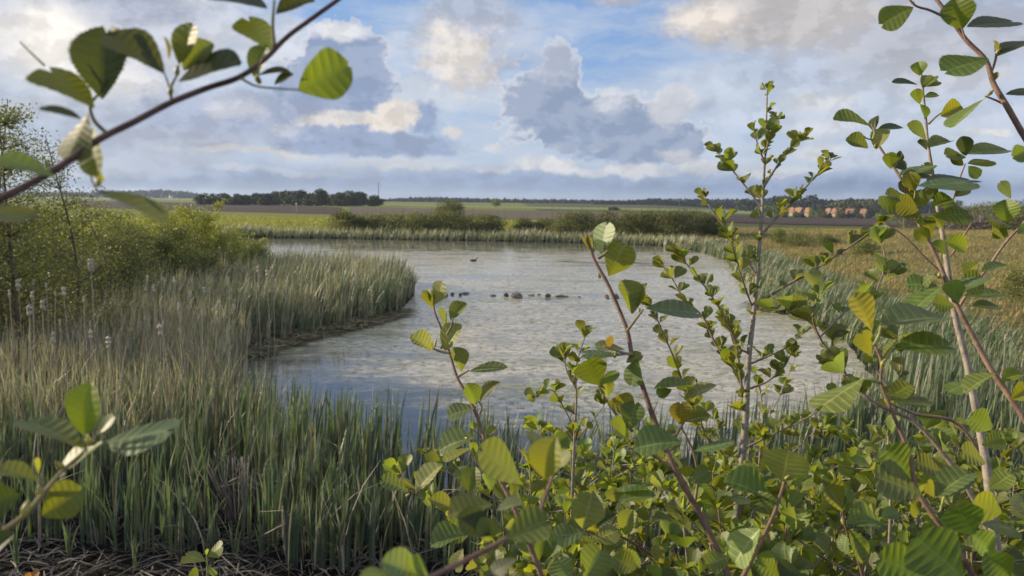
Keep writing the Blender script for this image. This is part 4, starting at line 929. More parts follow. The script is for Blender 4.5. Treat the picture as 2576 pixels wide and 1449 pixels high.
for (px, by, top, w_, nm) in ((2010, 620, 566, 3.0, 'pale green bush on the right bank'), (1960, 612, 572, 2.2, 'small bush left of the pale green one on the right bank'), (2170, 640, 596, 2.6, 'low rounded bush on the right slope'), (2080, 612, 585, 2.4, 'flat bush between the two right bank bushes'), (2555, 760, 660, 1.4, 'thin twiggy bush near the right edge')):
    g = GT(px, by); d = (g - CN) @ (RN @ np.array([0, 0, -1])); g[2] -= .05
    tree('bank_bush', g, ht(px, top, d), w_, [(0.14, 0.16, .05), (.18, .19, .06)], nm, 'bush', 'bushes on the right bank', 2600, .07 if d < 40 else .10, 10, skirt=0.0, trunk=.04, limbs=7)

# leafy shrubs and saplings at the left
def leafy(name, px, d, top, Wd, label, n, leaf=0.055, cols=SH, cat='shrub', trunk=.05, shape=1.0, group='shrubs left of the pond', base_py=None, stems=5):
    b = at(px, d); Ht = ht(px, top, d); root = thing(name, b, label, cat, group)
    a = Acc(); pts = []
    for s_ in range(stems):
        an = random.uniform(0, 6.28); off = np.array([math.cos(an), math.sin(an), 0]) * (Wd * .12 if stems > 1 else 0)
        hh = Ht * (random.uniform(.6, .97) if s_ else 1.0); tp = b + off * (2.4 if s_ else 0) + np.array([rng.normal(0, .05 * Ht) if s_ else 0, 0, hh])
        r0 = .012 + Ht * .006
        st = np.array([b + off, b + off * 1.5 + (0, 0, hh * .4), tp]); V, Q, T, uv = tube(st, [r0, r0 * .7, r0 * .18], 6, 4); a.add(V, Q, T, uv)
        cp, _ = catmull(st, [1, 1, 1], 8); nb = int(16 + hh * 9)
        for j in range(nb):                                       # side branches, long below and short above
            t = random.uniform(.06, .97); p0 = cp[int(t * (len(cp) - 1))]; an = random.uniform(0, 6.28)
            L = Wd * .5 * (1 - t * .82) ** (.8 * shape) * random.uniform(.5, 1.05); dr = np.array([math.cos(an), math.sin(an), random.uniform(.25, .8)])
            e = p0 + dr * L; m_ = (p0 + e) / 2 - np.array([0, 0, L * .05]); V, Q, T, uv = tube([p0, m_, e], [r0 * .22, r0 * .15, .002], 4, 2); a.add(V, Q, T, uv)
            k_ = int(max(5, 2.0 * n / (stems * nb))); tt = rng.uniform(.15, 1.02, k_); q = p0 + (e - p0) * tt[:, None] + rng.normal(0, .05 + L * .10, (k_, 3)); pts.append(q)
    c = np.vstack(pts); c[:, 2] = np.maximum(c[:, 2], b[2] + .05); N = len(c); cols = np.array(cols)
    V, Q, tn, uv = clumps(c, rng.uniform(.6, 1.3, N) * leaf * 1.3, cols[rng.integers(0, len(cols), N)] * rng.uniform(.7, 1.3, (N, 1)), .6)
    mesh_obj('foliage', V, Q, None, M_FOL, root, uv, tn); a.build('stem', M_TWIG, root); return root
LF = [(0.15, 0.165, 0.06), (0.19, 0.20, 0.07), (0.12, 0.135, 0.05)]; LB = [(0.32, 0.33, 0.07), (0.40, 0.39, 0.09), (0.25, 0.27, 0.06)]  # LB is the sunlit counterpart of LF, sunlight put into the leaf colour
leafy('young_alder', 38, 15.5, 256, 4.4, 'tall slender alder with open twiggy top at the left edge', 8500, .048, LF, 'tree', stems=3)
leafy('young_alder', 125, 17, 342, 4.4, 'second slender alder just right of the tall one', 7500, .048, LF, 'tree', stems=3)
leafy('young_alder', -60, 16, 330, 4.0, 'slender alder cut by the left edge', 5000, .048, LF, 'tree', stems=3)
leafy('shrub', 200, 22, 500, 4.6, 'dark leafy shrub behind the two slender alders', 8500, .055, LF, stems=6)
leafy('shrub', 330, 27, 560, 5.0, 'dark rounded shrub with a straight central stem', 9500, .06, LF, stems=5)
leafy('shrub', 250, 36, 520, 6.5, 'yellow green shrub glowing in the sun behind the dark ones', 9500, .075, LB, stems=7)
leafy('shrub', 400, 38, 528, 5.5, 'second sunlit yellow green shrub at the back', 8000, .075, LB, stems=6)
leafy('shrub', 450, 28, 575, 4.0, 'dark shrub in front of the sunlit group', 7500, .06, LF, stems=5)
leafy('shrub', 455, 33, 515, 3.8, 'upright sunlit shrub with a thin leader', 7500, .065, LB, stems=4)
leafy('shrub', 540, 33, 508, 4.2, 'sunlit shrub with the tallest thin leader', 8500, .065, LB, stems=4)
leafy('shrub', 600, 34, 575, 3.2, 'low bright shrub at the right end by the water', 7000, .065, LB, stems=5)
leafy('shrub', 90, 25, 520, 6.0, 'dark shrub filling the left background', 7500, .065, LF, stems=7)
leafy('shrub', -40, 22, 480, 6.0, 'dark shrub cut by the left edge', 6500, .06, LF, stems=6)

# trees left of the frame; they throw the shade that lies over the near reeds
for (x, y, h, w_, nm) in ((-17.5, 9.5, 3.9, 5.5, 'leafy alder outside the left edge, nearest'), (-19, 15.5, 4.4, 6, 'leafy alder outside the left edge, farther')):
    tree('shade_alder', (x, y, H1(x, y) - .1), h, w_, LF, nm, 'tree', 'alders outside the left edge', 5000, .16, 14, skirt=0.0)

# ------------------------------------------------------------ alder leaves and saplings close to the camera
def leaf_template(nu, nv_, pleats=7, amp=0.0075, fold=0.10, curl=0.16, ser=0.05, notch=.09, pk=1.22, rag=0.0):
    u = np.linspace(0, 1, nu); v = np.linspace(-1, 1, nv_); U, Vv = np.meshgrid(u, v, indexing='ij')
    w = 0.5 * np.sin(math.pi * np.clip(U, 0.0, 1) ** pk) ** 0.62; w = w * (1 + rag * np.sin(U * 9 + np.sign(Vv) * 1.3)); w[0] = 0.02; w[-1] = 0.10
    if nu > 20: w = w * (1 + ser * np.where(np.arange(nu) % 2 == 0, 1, -1)[:, None] * (np.abs(Vv) > .99))
    X_ = U * 0.93 + 0.16 * np.abs(Vv) * w * 2 * (1 - 0.55 * U); Y_ = Vv * w
    X_ = X_ - notch * (1 - np.abs(Vv)) ** 1.5 * np.clip((U - .8) / .2, 0, 1) ** 2
    ph = U * pleats; tri = np.abs(np.sin(ph * math.pi)) ** 0.6
    Z_ = amp * (tri - .5) * 2 * np.minimum(1, np.abs(Vv) * 2.2) * np.minimum(1, U * 5) + fold * np.abs(Y_) * 2 - curl * (X_ - .3) ** 2 * (X_ > .3) + 0.03 * np.sin(U * 6) * Vv
    V = np.stack([X_, Y_, Z_], -1).reshape(-1, 3); i = np.arange(nu - 1)[:, None] * nv_ + np.arange(nv_ - 1)[None]
    Q = np.stack([i, i + nv_, i + nv_ + 1, i + 1], -1).reshape(-1, 4)
    uv = np.stack([U, Vv * .5 + .5], -1).reshape(-1, 2); return V, Q, uv
LT_HIS = [leaf_template(43, 11), leaf_template(43, 11, amp=.006, fold=.22, curl=.30, pk=1.05, notch=.0, rag=.04), leaf_template(43, 11, 8, amp=.008, fold=-.05, curl=.05, pk=1.38, notch=.13, rag=.05), leaf_template(43, 11, 6, amp=.006, fold=.04, curl=-.14, pk=1.15, notch=.03, rag=.07)]; LT_MID = leaf_template(15, 5, amp=.011, fold=.16, curl=.22); 
def place_leaves(T, base, ax, nrm, L, Wf, tint, curl=None):
    """vectorised: copies of a leaf template"""
    V0, Q0, uv0 = T; N = len(base); ax = ax / np.linalg.norm(ax, axis=1)[:, None]
    s = np.cross(nrm, ax); s /= np.linalg.norm(s, axis=1)[:, None] + 1e-9; n = np.cross(ax, s)
    V = base[:, None] + (V0[None, :, 0:1] * ax[:, None] + V0[None, :, 1:2] * s[:, None] * Wf[:, None, None] + V0[None, :, 2:3] * n[:, None] * (1 if curl is None else curl[:, None, None])) * L[:, None, None]
    Q = (Q0[None] + (np.arange(N) * len(V0))[:, None, None]).reshape(-1, 4)
    return V.reshape(-1, 3), Q, np.tile(uv0, (N, 1)), np.repeat(tint, len(V0), 0)
def leaf_tints(N, lo=.75, hi=1.25):
    t = rng.uniform(lo, hi, (N, 1)) * np.array([1, 1, 1.0]) ; t[:, 0] *= rng.uniform(.85, 1.15, N); t[:, 2] *= rng.uniform(.7, 1.4, N); return t

BARK_Y = (0.19, 0.115, 0.08); BARK_G = (0.25, 0.20, 0.155); PETI = (0.30, 0.33, 0.10)
def hero_leaf(root, bx, by, tx, ty, vis, d, tint=(1, 1, 1), dd=None, flip=None):
    b = P(bx, by, d); L2 = math.hypot(tx - bx, ty - by) / F * d * NEARER
    dd = random.uniform(-.25, .25) * L2 if dd is None else dd * L2
    t = P(tx, ty, d + dd / NEARER); ax = t - b; L = np.linalg.norm(ax); ax = ax / L
    vd = b - CN; vd /= np.linalg.norm(vd); s = np.cross(ax, vd); s /= np.linalg.norm(s); n0 = np.cross(s, ax)
    if n0 @ vd > 0: n0 = -n0
    vw = vis / F * d * NEARER; Wr = max(0.80 * L, vw); r_ = min(1, max(.12, vw / Wr)); al = math.acos(r_)
    c1 = math.cos(al) * n0 + math.sin(al) * s; c2 = math.cos(al) * n0 - math.sin(al) * s
    n = c1 if c1[2] > c2[2] else c2
    if flip: n = -n if flip == 2 else (c2 if c1[2] > c2[2] else c1)
    T = LT_HIS[random.choice((0, 0, 1, 1, 2, 3))]
    V, Q, uv, tn = place_leaves(T, b[None], ax[None], n[None], np.array([L]), np.array([Wr / L]), np.array([tint]) * leaf_tints(1, .88, 1.12), np.array([random.uniform(.6, 1.5) * (.25 + .75 * r_)]))
    o = mesh_obj('leaf', V, Q, None, M_ALDER, root, uv, tn); return o
def auto_cluster(p, dr, size, n, out):
    """a short shoot: leaves spreading from one bud"""
    for i in range(n):
        an = random.uniform(0, 6.28); up = random.uniform(.2, 1.0)
        a = np.array([math.cos(an) * 1.0, math.sin(an) * 1.0, up]) + dr * random.uniform(.3, 1.0); a /= np.linalg.norm(a)
        nr = np.array([rng.normal(-.25, .55), rng.normal(-.15, .55), 1.0]); L = size * random.choice((.45, .7, .9, 1.0, 1.1))
        pe = p + a * L * .18; out.append((pe, a, nr, L, random.uniform(.66, .86), p))
def stem_part(root, name, pts, rads, tint, sides=9, bump=.06):
    V, Q, T, uv = tube(pts, rads, sides, 6, bump); a = Acc().add(V, Q, T, uv, tint); return a.build(name, M_BARK, root)
def buds(root, pts, r=.004):
    for p in pts:
        r_ = r * random.uniform(.45, .7); dr = rng.normal(0, .5, 3); dr[2] += 1; dr /= np.linalg.norm(dr)
        V, Q, T, uv = tube([p, p + dr * r_ * 1.5, p + dr * r_ * 3.4], [r_ * .6, r_, r_ * .25], 7, 3); Acc().add(V, Q, T, uv).build('bud', M_BUD, root)
def along(pts, rads, step, size, n_cl, out, start=.1, jit=.3, sub=10):
    cp, cr = catmull(pts, rads, sub); seg = np.linalg.norm(np.diff(cp, axis=0), axis=1); s = np.concatenate([[0], np.cumsum(seg)]); L = s[-1]; t = L * start; res = []
    while t < L:
        i = min(np.searchsorted(s, t), len(cp) - 1); p = cp[i]; dr = cp[min(i + 1, len(cp) - 1)] - cp[max(i - 1, 0)]; dr = dr / (np.linalg.norm(dr) + 1e-9)
        auto_cluster(p, dr, size * random.uniform(.75, 1.15), random.choice(n_cl), out); res.append(p); t += step * random.uniform(1 - jit, 1 + jit)
    auto_cluster(cp[-1], dr, size * .8, 4, out); res.append(cp[-1]); return res
def build_foliage(root, out, tint=(1, 1, 1), T=None, lo=.7, hi=1.25):
    T = T or LT_MID; b = np.array([o[0] for o in out]); a = np.array([o[1] for o in out]); n = np.array([o[2] for o in out])
    V, Q, uv, tn = place_leaves(T, b, a, n, np.array([o[3] for o in out]), np.array([o[4] for o in out]), leaf_tints(len(out), lo, hi) * tint, rng.uniform(.4, 1.8, len(out)))
    ac = Acc().add(V, Q, None, uv, tn)
    for o in out:
        V, Q, T_, uv = tube([o[5], (o[5] + o[0]) / 2 + rng.normal(0, o[3] * .01, 3), o[0] + o[1] * o[3] * .03], [.0011, .0010, .0009], 4, 1); ac.add(V, Q, T_, np.full((len(V), 2), .3), (2.2, 1.7, 1.6))
    ac.build('foliage', M_ALDER, root)
def pix(pts, d0, d1):
    n = len(pts); return [P(x, y, d0 + (d1 - d0) * i / (n - 1)) for i, (x, y) in enumerate(pts)]
def to_ground(p, dx=0.0, dy=0.0):
    x, y = p[0] + dx, p[1] + dy; return np.array([x, y, H1(x, y) - .06])
def rpx(r, d): return r / F * d * 0.68 * NEARER

SG = 'alder saplings close to the camera'
# A: the branch crossing the upper left corner
NEARER = 0.66
pA = [(860, -8), (780, 50), (720, 95), (665, 150), (600, 195), (520, 222), (430, 258), (340, 305), (250, 350), (150, 420), (60, 470), (0, 500), (-80, 530)]
ptsA = pix(pA, .86, .62); low = ptsA[-1]; gA = to_ground(low, -.75, .25)
A = thing('alder_sapling', gA, 'dark leafy branch blurred across the upper left of the picture', 'alder', SG)
ptsA = [P(960, -90, .9)] + ptsA + [low + (gA - low) * .3 + np.array([-.12, 0, .05]), low + (gA - low) * .65 + np.array([-.06, 0, .02]), gA]
rA = [rpx(7, .75)] + [rpx(9 + 4 * i / 12, .75) for i in range(13)] + [.006, .009, .013]
stem_part(A, 'stem', ptsA[::-1], rA[::-1], (0.13, 0.075, 0.06), 12)
for q, rr in (([(605, 196), (640, 215), (690, 222), (752, 226)], 5), ([(432, 256), (430, 220), (442, 195), (450, 165)], 6), ([(268, 335), (235, 300), (228, 262), (250, 235)], 8), ([(690, 115), (686, 70), (690, 0)], 8), ([(430, 235), (418, 195), (412, 180)], 4), ([(112, 165), (80, 135), (50, 105)], 4), ([(250, 350), (235, 400), (230, 450), (245, 480)], 5), ([(648, 190), (655, 165), (665, 130)], 5)):
    pp = pix(q, .76, .76); stem_part(A, 'twig', pp, [rpx(rr * (1 - .45 * i / (len(pp) - 1)), .76) for i in range(len(pp))], (0.2, 0.19, 0.08), 8)
DKT = (.34, .37, .30); YLW = (1.18, 1.15, .6)  # DKT paints leaves dark, as when seen against the light
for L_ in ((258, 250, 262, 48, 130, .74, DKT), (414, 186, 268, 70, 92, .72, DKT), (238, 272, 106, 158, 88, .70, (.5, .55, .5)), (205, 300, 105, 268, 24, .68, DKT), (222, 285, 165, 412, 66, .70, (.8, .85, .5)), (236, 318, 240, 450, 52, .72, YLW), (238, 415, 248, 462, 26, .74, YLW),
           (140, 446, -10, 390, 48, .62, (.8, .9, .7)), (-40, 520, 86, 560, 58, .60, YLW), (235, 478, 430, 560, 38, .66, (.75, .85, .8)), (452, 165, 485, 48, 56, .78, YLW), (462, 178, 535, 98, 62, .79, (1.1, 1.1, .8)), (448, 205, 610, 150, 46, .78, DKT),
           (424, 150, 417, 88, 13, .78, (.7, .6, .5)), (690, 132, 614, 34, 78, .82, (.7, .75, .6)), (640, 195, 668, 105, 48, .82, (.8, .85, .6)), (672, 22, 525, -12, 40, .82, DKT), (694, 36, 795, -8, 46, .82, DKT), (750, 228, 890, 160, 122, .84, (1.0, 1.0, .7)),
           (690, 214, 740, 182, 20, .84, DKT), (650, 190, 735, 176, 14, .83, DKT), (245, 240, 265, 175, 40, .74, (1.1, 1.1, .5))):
    hero_leaf(A, *L_)
buds(A, [P(428, 240, .76), P(246, 470, .7), P(655, 210, .83), P(446, 190, .78)])
NEARER = 0.72
# B: lower left sprig
pB = [(248, 1085), (215, 1132), (160, 1182), (110, 1240), (60, 1298), (0, 1342), (-90, 1400)]
pb = pix(pB, .80, .66); gB = to_ground(pb[-1], -.35, .2)
B = thing('alder_sapling', gB, 'yellow green leafy sprig blurred at the lower left corner', 'alder', SG)
stem_part(B, 'stem', [gB, gB + (pb[-1] - gB) * .5 + np.array([-.05, 0, 0])] + pb[::-1], [.009, .0065] + [rpx(12 - 7 * i / 6, .72) for i in range(7)], (0.24, 0.19, 0.09), 10)
stem_part(B, 'twig', pix([(205, 1140), (212, 1110), (214, 1092)], .79, .79), [rpx(5, .79)] * 3, PETI, 8)
for L_ in ((215, 1100, 222, 955, 78, .80, YLW), (208, 1128, 55, 1045, 66, .78, (1.1, 1.1, .8)), (250, 1118, 456, 1072, 70, .80, (.95, 1.0, .9)), (258, 1112, 140, 1185, 44, .77, (.8, .85, .45)), (95, 1210, -30, 1172, 46, .72, YLW), (50, 1245, -60, 1270, 110, .66, DKT),
           (105, 1298, 212, 1228, 96, .73, (1.0, 1.0, .7)), (248, 1092, 290, 1040, 26, .80, (.9, 1, .7)), (96, 1190, 92, 1148, 14, .73, (1.4, 1.3, .8)), (40, 1340, -40, 1400, 60, .66, DKT)):
    hero_leaf(B, *L_)
buds(B, [P(160, 1180, .76), P(100, 1250, .73), P(60, 1300, .70), P(225, 1120, .78)], .005)
NEARER = 1.0
# C: small bright sprig at the bottom
pc = pix([(520, 1392), (521, 1415), (523, 1449)], 2.0, 2.0); gC = to_ground(pc[-1])
Cs = thing('alder_seedling', gC, 'small bright yellow sprig of four leaves at the bottom edge', 'seedling')
stem_part(Cs, 'stem', [gC] + pc[::-1], [.006, rpx(4, 2), rpx(3, 2), rpx(2.5, 2)], PETI, 7)
for L_ in ((517, 1412, 459, 1394, 36, 2, YLW), (523, 1400, 563, 1370, 34, 2, YLW), (521, 1398, 519, 1380, 9, 2, YLW), (524, 1425, 545, 1449, 16, 2, YLW), (500, 1449, 478, 1434, 26, 2, YLW)): hero_leaf(Cs, *L_)
# D: curled brown leaf at the lower left edge
gD = P(82, 1452, 2.2); pD = to_ground(gD)
Ds = thing('dry_sprig', pD, 'orange brown curled leaf just above the bottom left edge', 'dry leaf')
stem_part(Ds, 'stem', [pD, gD], [.003, .0016], (0.2, .12, .06), 6)
a_ = hero_leaf(Ds, 78, 1456, 100, 1436, 22, 2.2, (1.7, .62, .4)); a_ = hero_leaf(Ds, 76, 1456, 66, 1440, 14, 2.2, (1.6, .62, .4))

# E: sapling in the middle, its base spreading into the lower leaves
pE = [(1092, 742), (1092, 778), (1108, 822), (1130, 885), (1150, 948), (1183, 1008), (1205, 1060), (1218, 1104), (1236, 1162), (1262, 1215), (1290, 1270), (1322, 1345), (1362, 1449)]
pe = pix(pE, 1.28, 1.05); gE = to_ground(pe[-1], .12, .15)
E = thing('alder_sapling', gE, 'alder shoot in the middle with pale pleated leaves above the weedy water', 'alder', SG)
stem_part(E, 'stem', [gE, gE + (pe[-1] - gE) * .5] + pe[::-1], [.011, .008] + [rpx(9 - 5.5 * i / 12, 1.15) for i in range(13)], BARK_Y, 10)
for q in ([(1130, 888), (1108, 884), (1088, 876)], [(1124, 842), (1135, 822), (1140, 800)], [(1218, 1104), (1200, 1090), (1188, 1078)], [(1206, 1040), (1212, 1024), (1205, 1010)], [(1165, 1302), (1135, 1285), (1095, 1262), (1040, 1240), (1025, 1230)], [(1152, 948), (1168, 938), (1180, 932)], [(1262, 1215), (1240, 1200), (1200, 1160), (1190, 1130)]):
    pp = pix(q, 1.16, 1.16); stem_part(E, 'twig', pp, [rpx(5 - 2 * i / (len(pp) - 1), 1.16) for i in range(len(pp))], (.26, .22, .10), 7)
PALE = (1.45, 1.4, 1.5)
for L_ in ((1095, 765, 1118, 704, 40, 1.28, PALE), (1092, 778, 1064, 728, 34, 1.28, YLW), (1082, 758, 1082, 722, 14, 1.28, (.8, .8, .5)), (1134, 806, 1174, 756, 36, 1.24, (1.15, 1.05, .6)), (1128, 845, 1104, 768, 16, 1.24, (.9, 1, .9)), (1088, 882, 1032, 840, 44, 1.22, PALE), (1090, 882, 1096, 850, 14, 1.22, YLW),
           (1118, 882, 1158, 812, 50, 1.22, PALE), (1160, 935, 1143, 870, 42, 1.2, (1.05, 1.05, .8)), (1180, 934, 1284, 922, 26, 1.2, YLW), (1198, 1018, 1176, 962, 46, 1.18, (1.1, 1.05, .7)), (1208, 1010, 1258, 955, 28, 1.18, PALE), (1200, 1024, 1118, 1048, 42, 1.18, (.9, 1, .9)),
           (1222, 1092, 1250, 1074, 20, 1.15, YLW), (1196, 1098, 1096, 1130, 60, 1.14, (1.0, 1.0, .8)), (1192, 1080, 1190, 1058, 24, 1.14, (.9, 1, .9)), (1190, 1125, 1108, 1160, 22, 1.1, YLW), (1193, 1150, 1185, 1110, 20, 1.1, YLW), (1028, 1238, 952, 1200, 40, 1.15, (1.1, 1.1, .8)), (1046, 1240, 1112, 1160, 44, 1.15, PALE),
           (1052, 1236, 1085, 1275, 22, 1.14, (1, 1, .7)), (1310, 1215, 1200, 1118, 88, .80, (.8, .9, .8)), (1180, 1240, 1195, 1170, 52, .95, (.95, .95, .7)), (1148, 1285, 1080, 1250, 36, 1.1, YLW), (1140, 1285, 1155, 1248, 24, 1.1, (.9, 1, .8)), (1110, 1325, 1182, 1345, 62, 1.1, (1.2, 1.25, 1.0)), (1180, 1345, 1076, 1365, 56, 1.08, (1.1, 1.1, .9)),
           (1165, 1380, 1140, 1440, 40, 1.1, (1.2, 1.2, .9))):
    hero_leaf(E, *L_)
buds(E, [P(1180, 1105, 1.14), P(1200, 1115, 1.14), P(1022, 1248, 1.15), P(1110, 878, 1.22), P(1208, 1015, 1.18)], .004)
NEARER = 0.74
# blurred sprays right under the camera
pN = [(1395, 1185), (1375, 1240), (1350, 1300), (1290, 1345), (1200, 1395), (1090, 1449), (950, 1520)]
pn = pix(pN, .80, .62); gN = to_ground(pn[-1], -.15, .25)
Nn = thing('alder_sapling', gN, 'large blurred leaves on a low branch just under the camera', 'alder', SG)
stem_part(Nn, 'stem', [gN, gN + (pn[-1] - gN) * .5] + pn[::-1], [.010, .008] + [rpx(11 - 5 * i / 6, .72) for i in range(7)], BARK_Y, 10)
for q in ([(1290, 1345), (1255, 1320), (1240, 1300)],): stem_part(Nn, 'twig', pix(q, .72, .72), [rpx(5, .72)] * 3, (.26, .24, .10), 8)
for L_ in ((1372, 1205, 1392, 1095, 84, .78, (1.25, 1.15, .7)), (1392, 1180, 1440, 1135, 30, .80, PALE), (1400, 1120, 1316, 1085, 22, .8, YLW), (1385, 1120, 1432, 1095, 46, .82, (.9, 1, .8)), (1235, 1345, 1150, 1290, 76, .72, DKT), (1275, 1355, 1392, 1300, 92, .70, (.75, .85, .6)), (1232, 1362, 1210, 1300, 50, .72, (1, 1, .8)),
           (1250, 1285, 1318, 1262, 26, .76, PALE), (1240, 1270, 1118, 1292, 56, .74, (1.0, 1.0, .5)), (1060, 1449, 955, 1405, 74, .66, PALE), (985, 1449, 900, 1440, 30, .64, YLW), (1300, 1405, 1225, 1449, 50, .7, DKT), (1080, 1460, 1030, 1398, 36, .66, (1.0, 1.05, .8))):
    hero_leaf(Nn, *L_)
NEARER = 1.0
# F: taller sapling right of the middle
pF = [(1476, 592), (1492, 645), (1528, 712), (1558, 780), (1578, 832), (1590, 892), (1613, 960), (1640, 1040), (1672, 1120), (1700, 1182), (1742, 1262), (1790, 1352), (1832, 1449)]
pf = pix(pF, 1.2, 1.05); gF = to_ground(pf[-1], .15, .2)
Fs = thing('alder_sapling', gF, 'sturdy alder shoot right of the middle topped by a pale upright leaf', 'alder', SG)
stem_part(Fs, 'stem', [gF, gF + (pf[-1] - gF) * .5] + pf[::-1], [.013, .010] + [rpx(12 - 6.5 * i / 12, 1.12) for i in range(13)], BARK_Y, 10)
for q in ([(1578, 832), (1598, 805), (1618, 778)], [(1590, 892), (1560, 885), (1520, 870)], [(1592, 1085), (1560, 1055), (1535, 1020), (1515, 990), (1505, 968)], [(1505, 650), (1520, 640), (1528, 630)], [(1672, 1120), (1700, 1095), (1722, 1060)], [(1748, 1270), (1755, 1190), (1745, 1140), (1715, 1075)], [(1700, 1182), (1650, 1150), (1600, 1110)]):
    pp = pix(q, 1.13, 1.13); stem_part(Fs, 'twig', pp, [rpx(6 - 2.5 * i / (len(pp) - 1), 1.13) for i in range(len(pp))], (.27, .22, .11), 8)
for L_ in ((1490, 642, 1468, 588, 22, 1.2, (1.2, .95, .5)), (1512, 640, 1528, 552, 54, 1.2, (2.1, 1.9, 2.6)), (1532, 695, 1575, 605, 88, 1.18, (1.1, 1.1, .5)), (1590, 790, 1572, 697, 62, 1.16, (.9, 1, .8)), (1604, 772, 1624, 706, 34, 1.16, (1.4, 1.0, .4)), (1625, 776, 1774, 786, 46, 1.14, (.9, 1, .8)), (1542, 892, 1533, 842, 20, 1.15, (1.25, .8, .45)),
           (1580, 892, 1455, 888, 24, 1.14, (.9, 1, .8)), (1572, 880, 1490, 868, 26, 1.14, PALE), (1575, 912, 1618, 888, 30, 1.13, (1.1, 1.1, .9)), (1508, 968, 1472, 900, 84, 1.12, (1.05, 1.0, .5)), (1508, 968, 1556, 930, 30, 1.11, YLW), (1603, 902, 1590, 975, 50, 1.12, (.9, 1, .8)), (1528, 1012, 1602, 1020, 60, 1.11, (1.2, 1.05, .5)), (1530, 1000, 1525, 950, 34, 1.12, YLW),
           (1582, 1082, 1600, 1005, 62, 1.1, (.8, .95, .8)), (1575, 1100, 1546, 1042, 34, 1.09, YLW), (1712, 1112, 1588, 1122, 74, .98, (1.0, 1.1, 1.0)), (1645, 978, 1752, 968, 26, 1.1, (1.1, 1.05, .6)), (1722, 1006, 1806, 962, 30, 1.1, PALE), (1712, 1068, 1712, 1008, 56, 1.08, (1.2, .95, .5)), (1720, 1060, 1790, 1042, 36, 1.1, (1, 1.05, .9)), (1745, 1135, 1858, 1112, 24, 1.06, (.9, 1, .8)),
           (1690, 980, 1650, 995, 30, 1.1, (.9, 1, .8)), (1730, 1200, 1725, 1170, 40, 1.1, YLW), (1738, 1215, 1790, 1180, 46, 1.1, (.85, 1, .8)), (1655, 1130, 1600, 1100, 30, 1.1, (.85, 1, .8))):
    hero_leaf(Fs, *L_)
buds(Fs, [P(1480, 618, 1.2), P(1490, 635, 1.2), P(1510, 700, 1.18), P(1512, 975, 1.12), P(1520, 1005, 1.12), P(1612, 790, 1.15), P(1545, 900, 1.14), P(1588, 1075, 1.1)], .005)
# K: leaf group around the lower middle
pK = [(1550, 1300), (1530, 1330), (1500, 1370), (1490, 1410), (1480, 1449)]
pk = pix(pK, 1.1, 1.0); gK = to_ground(pk[-1], .1, .2)
Kk = thing('alder_sapling', gK, 'broad pleated leaves at the bottom middle, one with a pale lit edge', 'alder', SG)
stem_part(Kk, 'stem', [gK] + pk[::-1], [.010] + [rpx(8 - 4 * i / 4, 1.05) for i in range(5)], BARK_Y, 9)
stem_part(Kk, 'twig', pix([(1660, 1410), (1600, 1370), (1545, 1345), (1500, 1345), (1470, 1335)], 1.1, 1.05), [rpx(6, 1.1), rpx(5, 1.1), rpx(4, 1.1), rpx(3, 1.1), rpx(3, 1.1)], BARK_Y, 8)
for L_ in ((1466, 1330, 1492, 1230, 88, 1.05, (1.05, 1.1, .9)), (1470, 1340, 1386, 1352, 58, 1.05, (1.15, 1.15, 1.0)), (1490, 1362, 1560, 1330, 52, 1.05, PALE), (1572, 1346, 1592, 1278, 54, 1.08, (1.2, 1.15, .9)), (1500, 1330, 1548, 1285, 46, 1.1, DKT), (1548, 1262, 1545, 1225, 50, 1.0, YLW), (1556, 1260, 1655, 1240, 38, .98, (.9, 1, .9)), (1540, 1240, 1640, 1228, 16, 1.0, PALE),
           (1470, 1460, 1520, 1370, 88, .95, (.95, 1, .7)), (1430, 1470, 1400, 1400, 70, .95, (1.1, 1.15, 1.1)), (1600, 1430, 1540, 1400, 60, 1.0, (1.1, 1.1, .8)), (1560, 1380, 1618, 1425, 30, 1.05, YLW), (1500, 1330, 1470, 1290, 36, 1.08, (1.1, 1.1, .9)), (1375, 1310, 1310, 1290, 60, 1.1, (1, 1.05, .9)), (1335, 1400, 1310, 1345, 46, 1.1, PALE), (1668, 1420, 1640, 1370, 34, 1.05, (1.2, 1.05, .5))):
    hero_leaf(Kk, *L_)
# L: the sapling with the big round leaf and the bright pale leaf
pL = [(1985, 1150), (1978, 1195), (1965, 1240), (1948, 1290), (1925, 1340), (1895, 1400), (1865, 1460)]
pl = pix(pL, .98, .92); gL = to_ground(pl[-1], .1, .2)
Lk = thing('alder_sapling', gL, 'alder shoot with a big round leaf above a shiny pale hanging leaf', 'alder', SG)
stem_part(Lk, 'stem', [gL] + pl[::-1], [.010] + [rpx(9 - 5 * i / 6, .95) for i in range(7)], BARK_Y, 9)
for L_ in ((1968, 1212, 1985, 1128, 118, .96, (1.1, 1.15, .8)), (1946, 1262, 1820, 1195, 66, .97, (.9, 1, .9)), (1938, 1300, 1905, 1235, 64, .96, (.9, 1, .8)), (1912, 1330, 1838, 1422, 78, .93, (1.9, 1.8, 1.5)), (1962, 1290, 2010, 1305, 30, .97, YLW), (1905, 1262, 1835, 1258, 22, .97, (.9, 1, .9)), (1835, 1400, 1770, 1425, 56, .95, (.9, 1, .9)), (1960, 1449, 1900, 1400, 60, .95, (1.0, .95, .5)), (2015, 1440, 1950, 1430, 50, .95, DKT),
           (2120, 1285, 2080, 1210, 54, 1.0, (1.1, 1.0, .5)), (2130, 1320, 2225, 1300, 66, 1.0, (1.1, 1.2, 1.1)), (2215, 1300, 2265, 1288, 34, 1.0, PALE), (2135, 1330, 2180, 1420, 44, 1.0, (.9, 1, .9)), (2130, 1345, 2120, 1395, 30, 1.0, PALE)):
    hero_leaf(Lk, *L_)
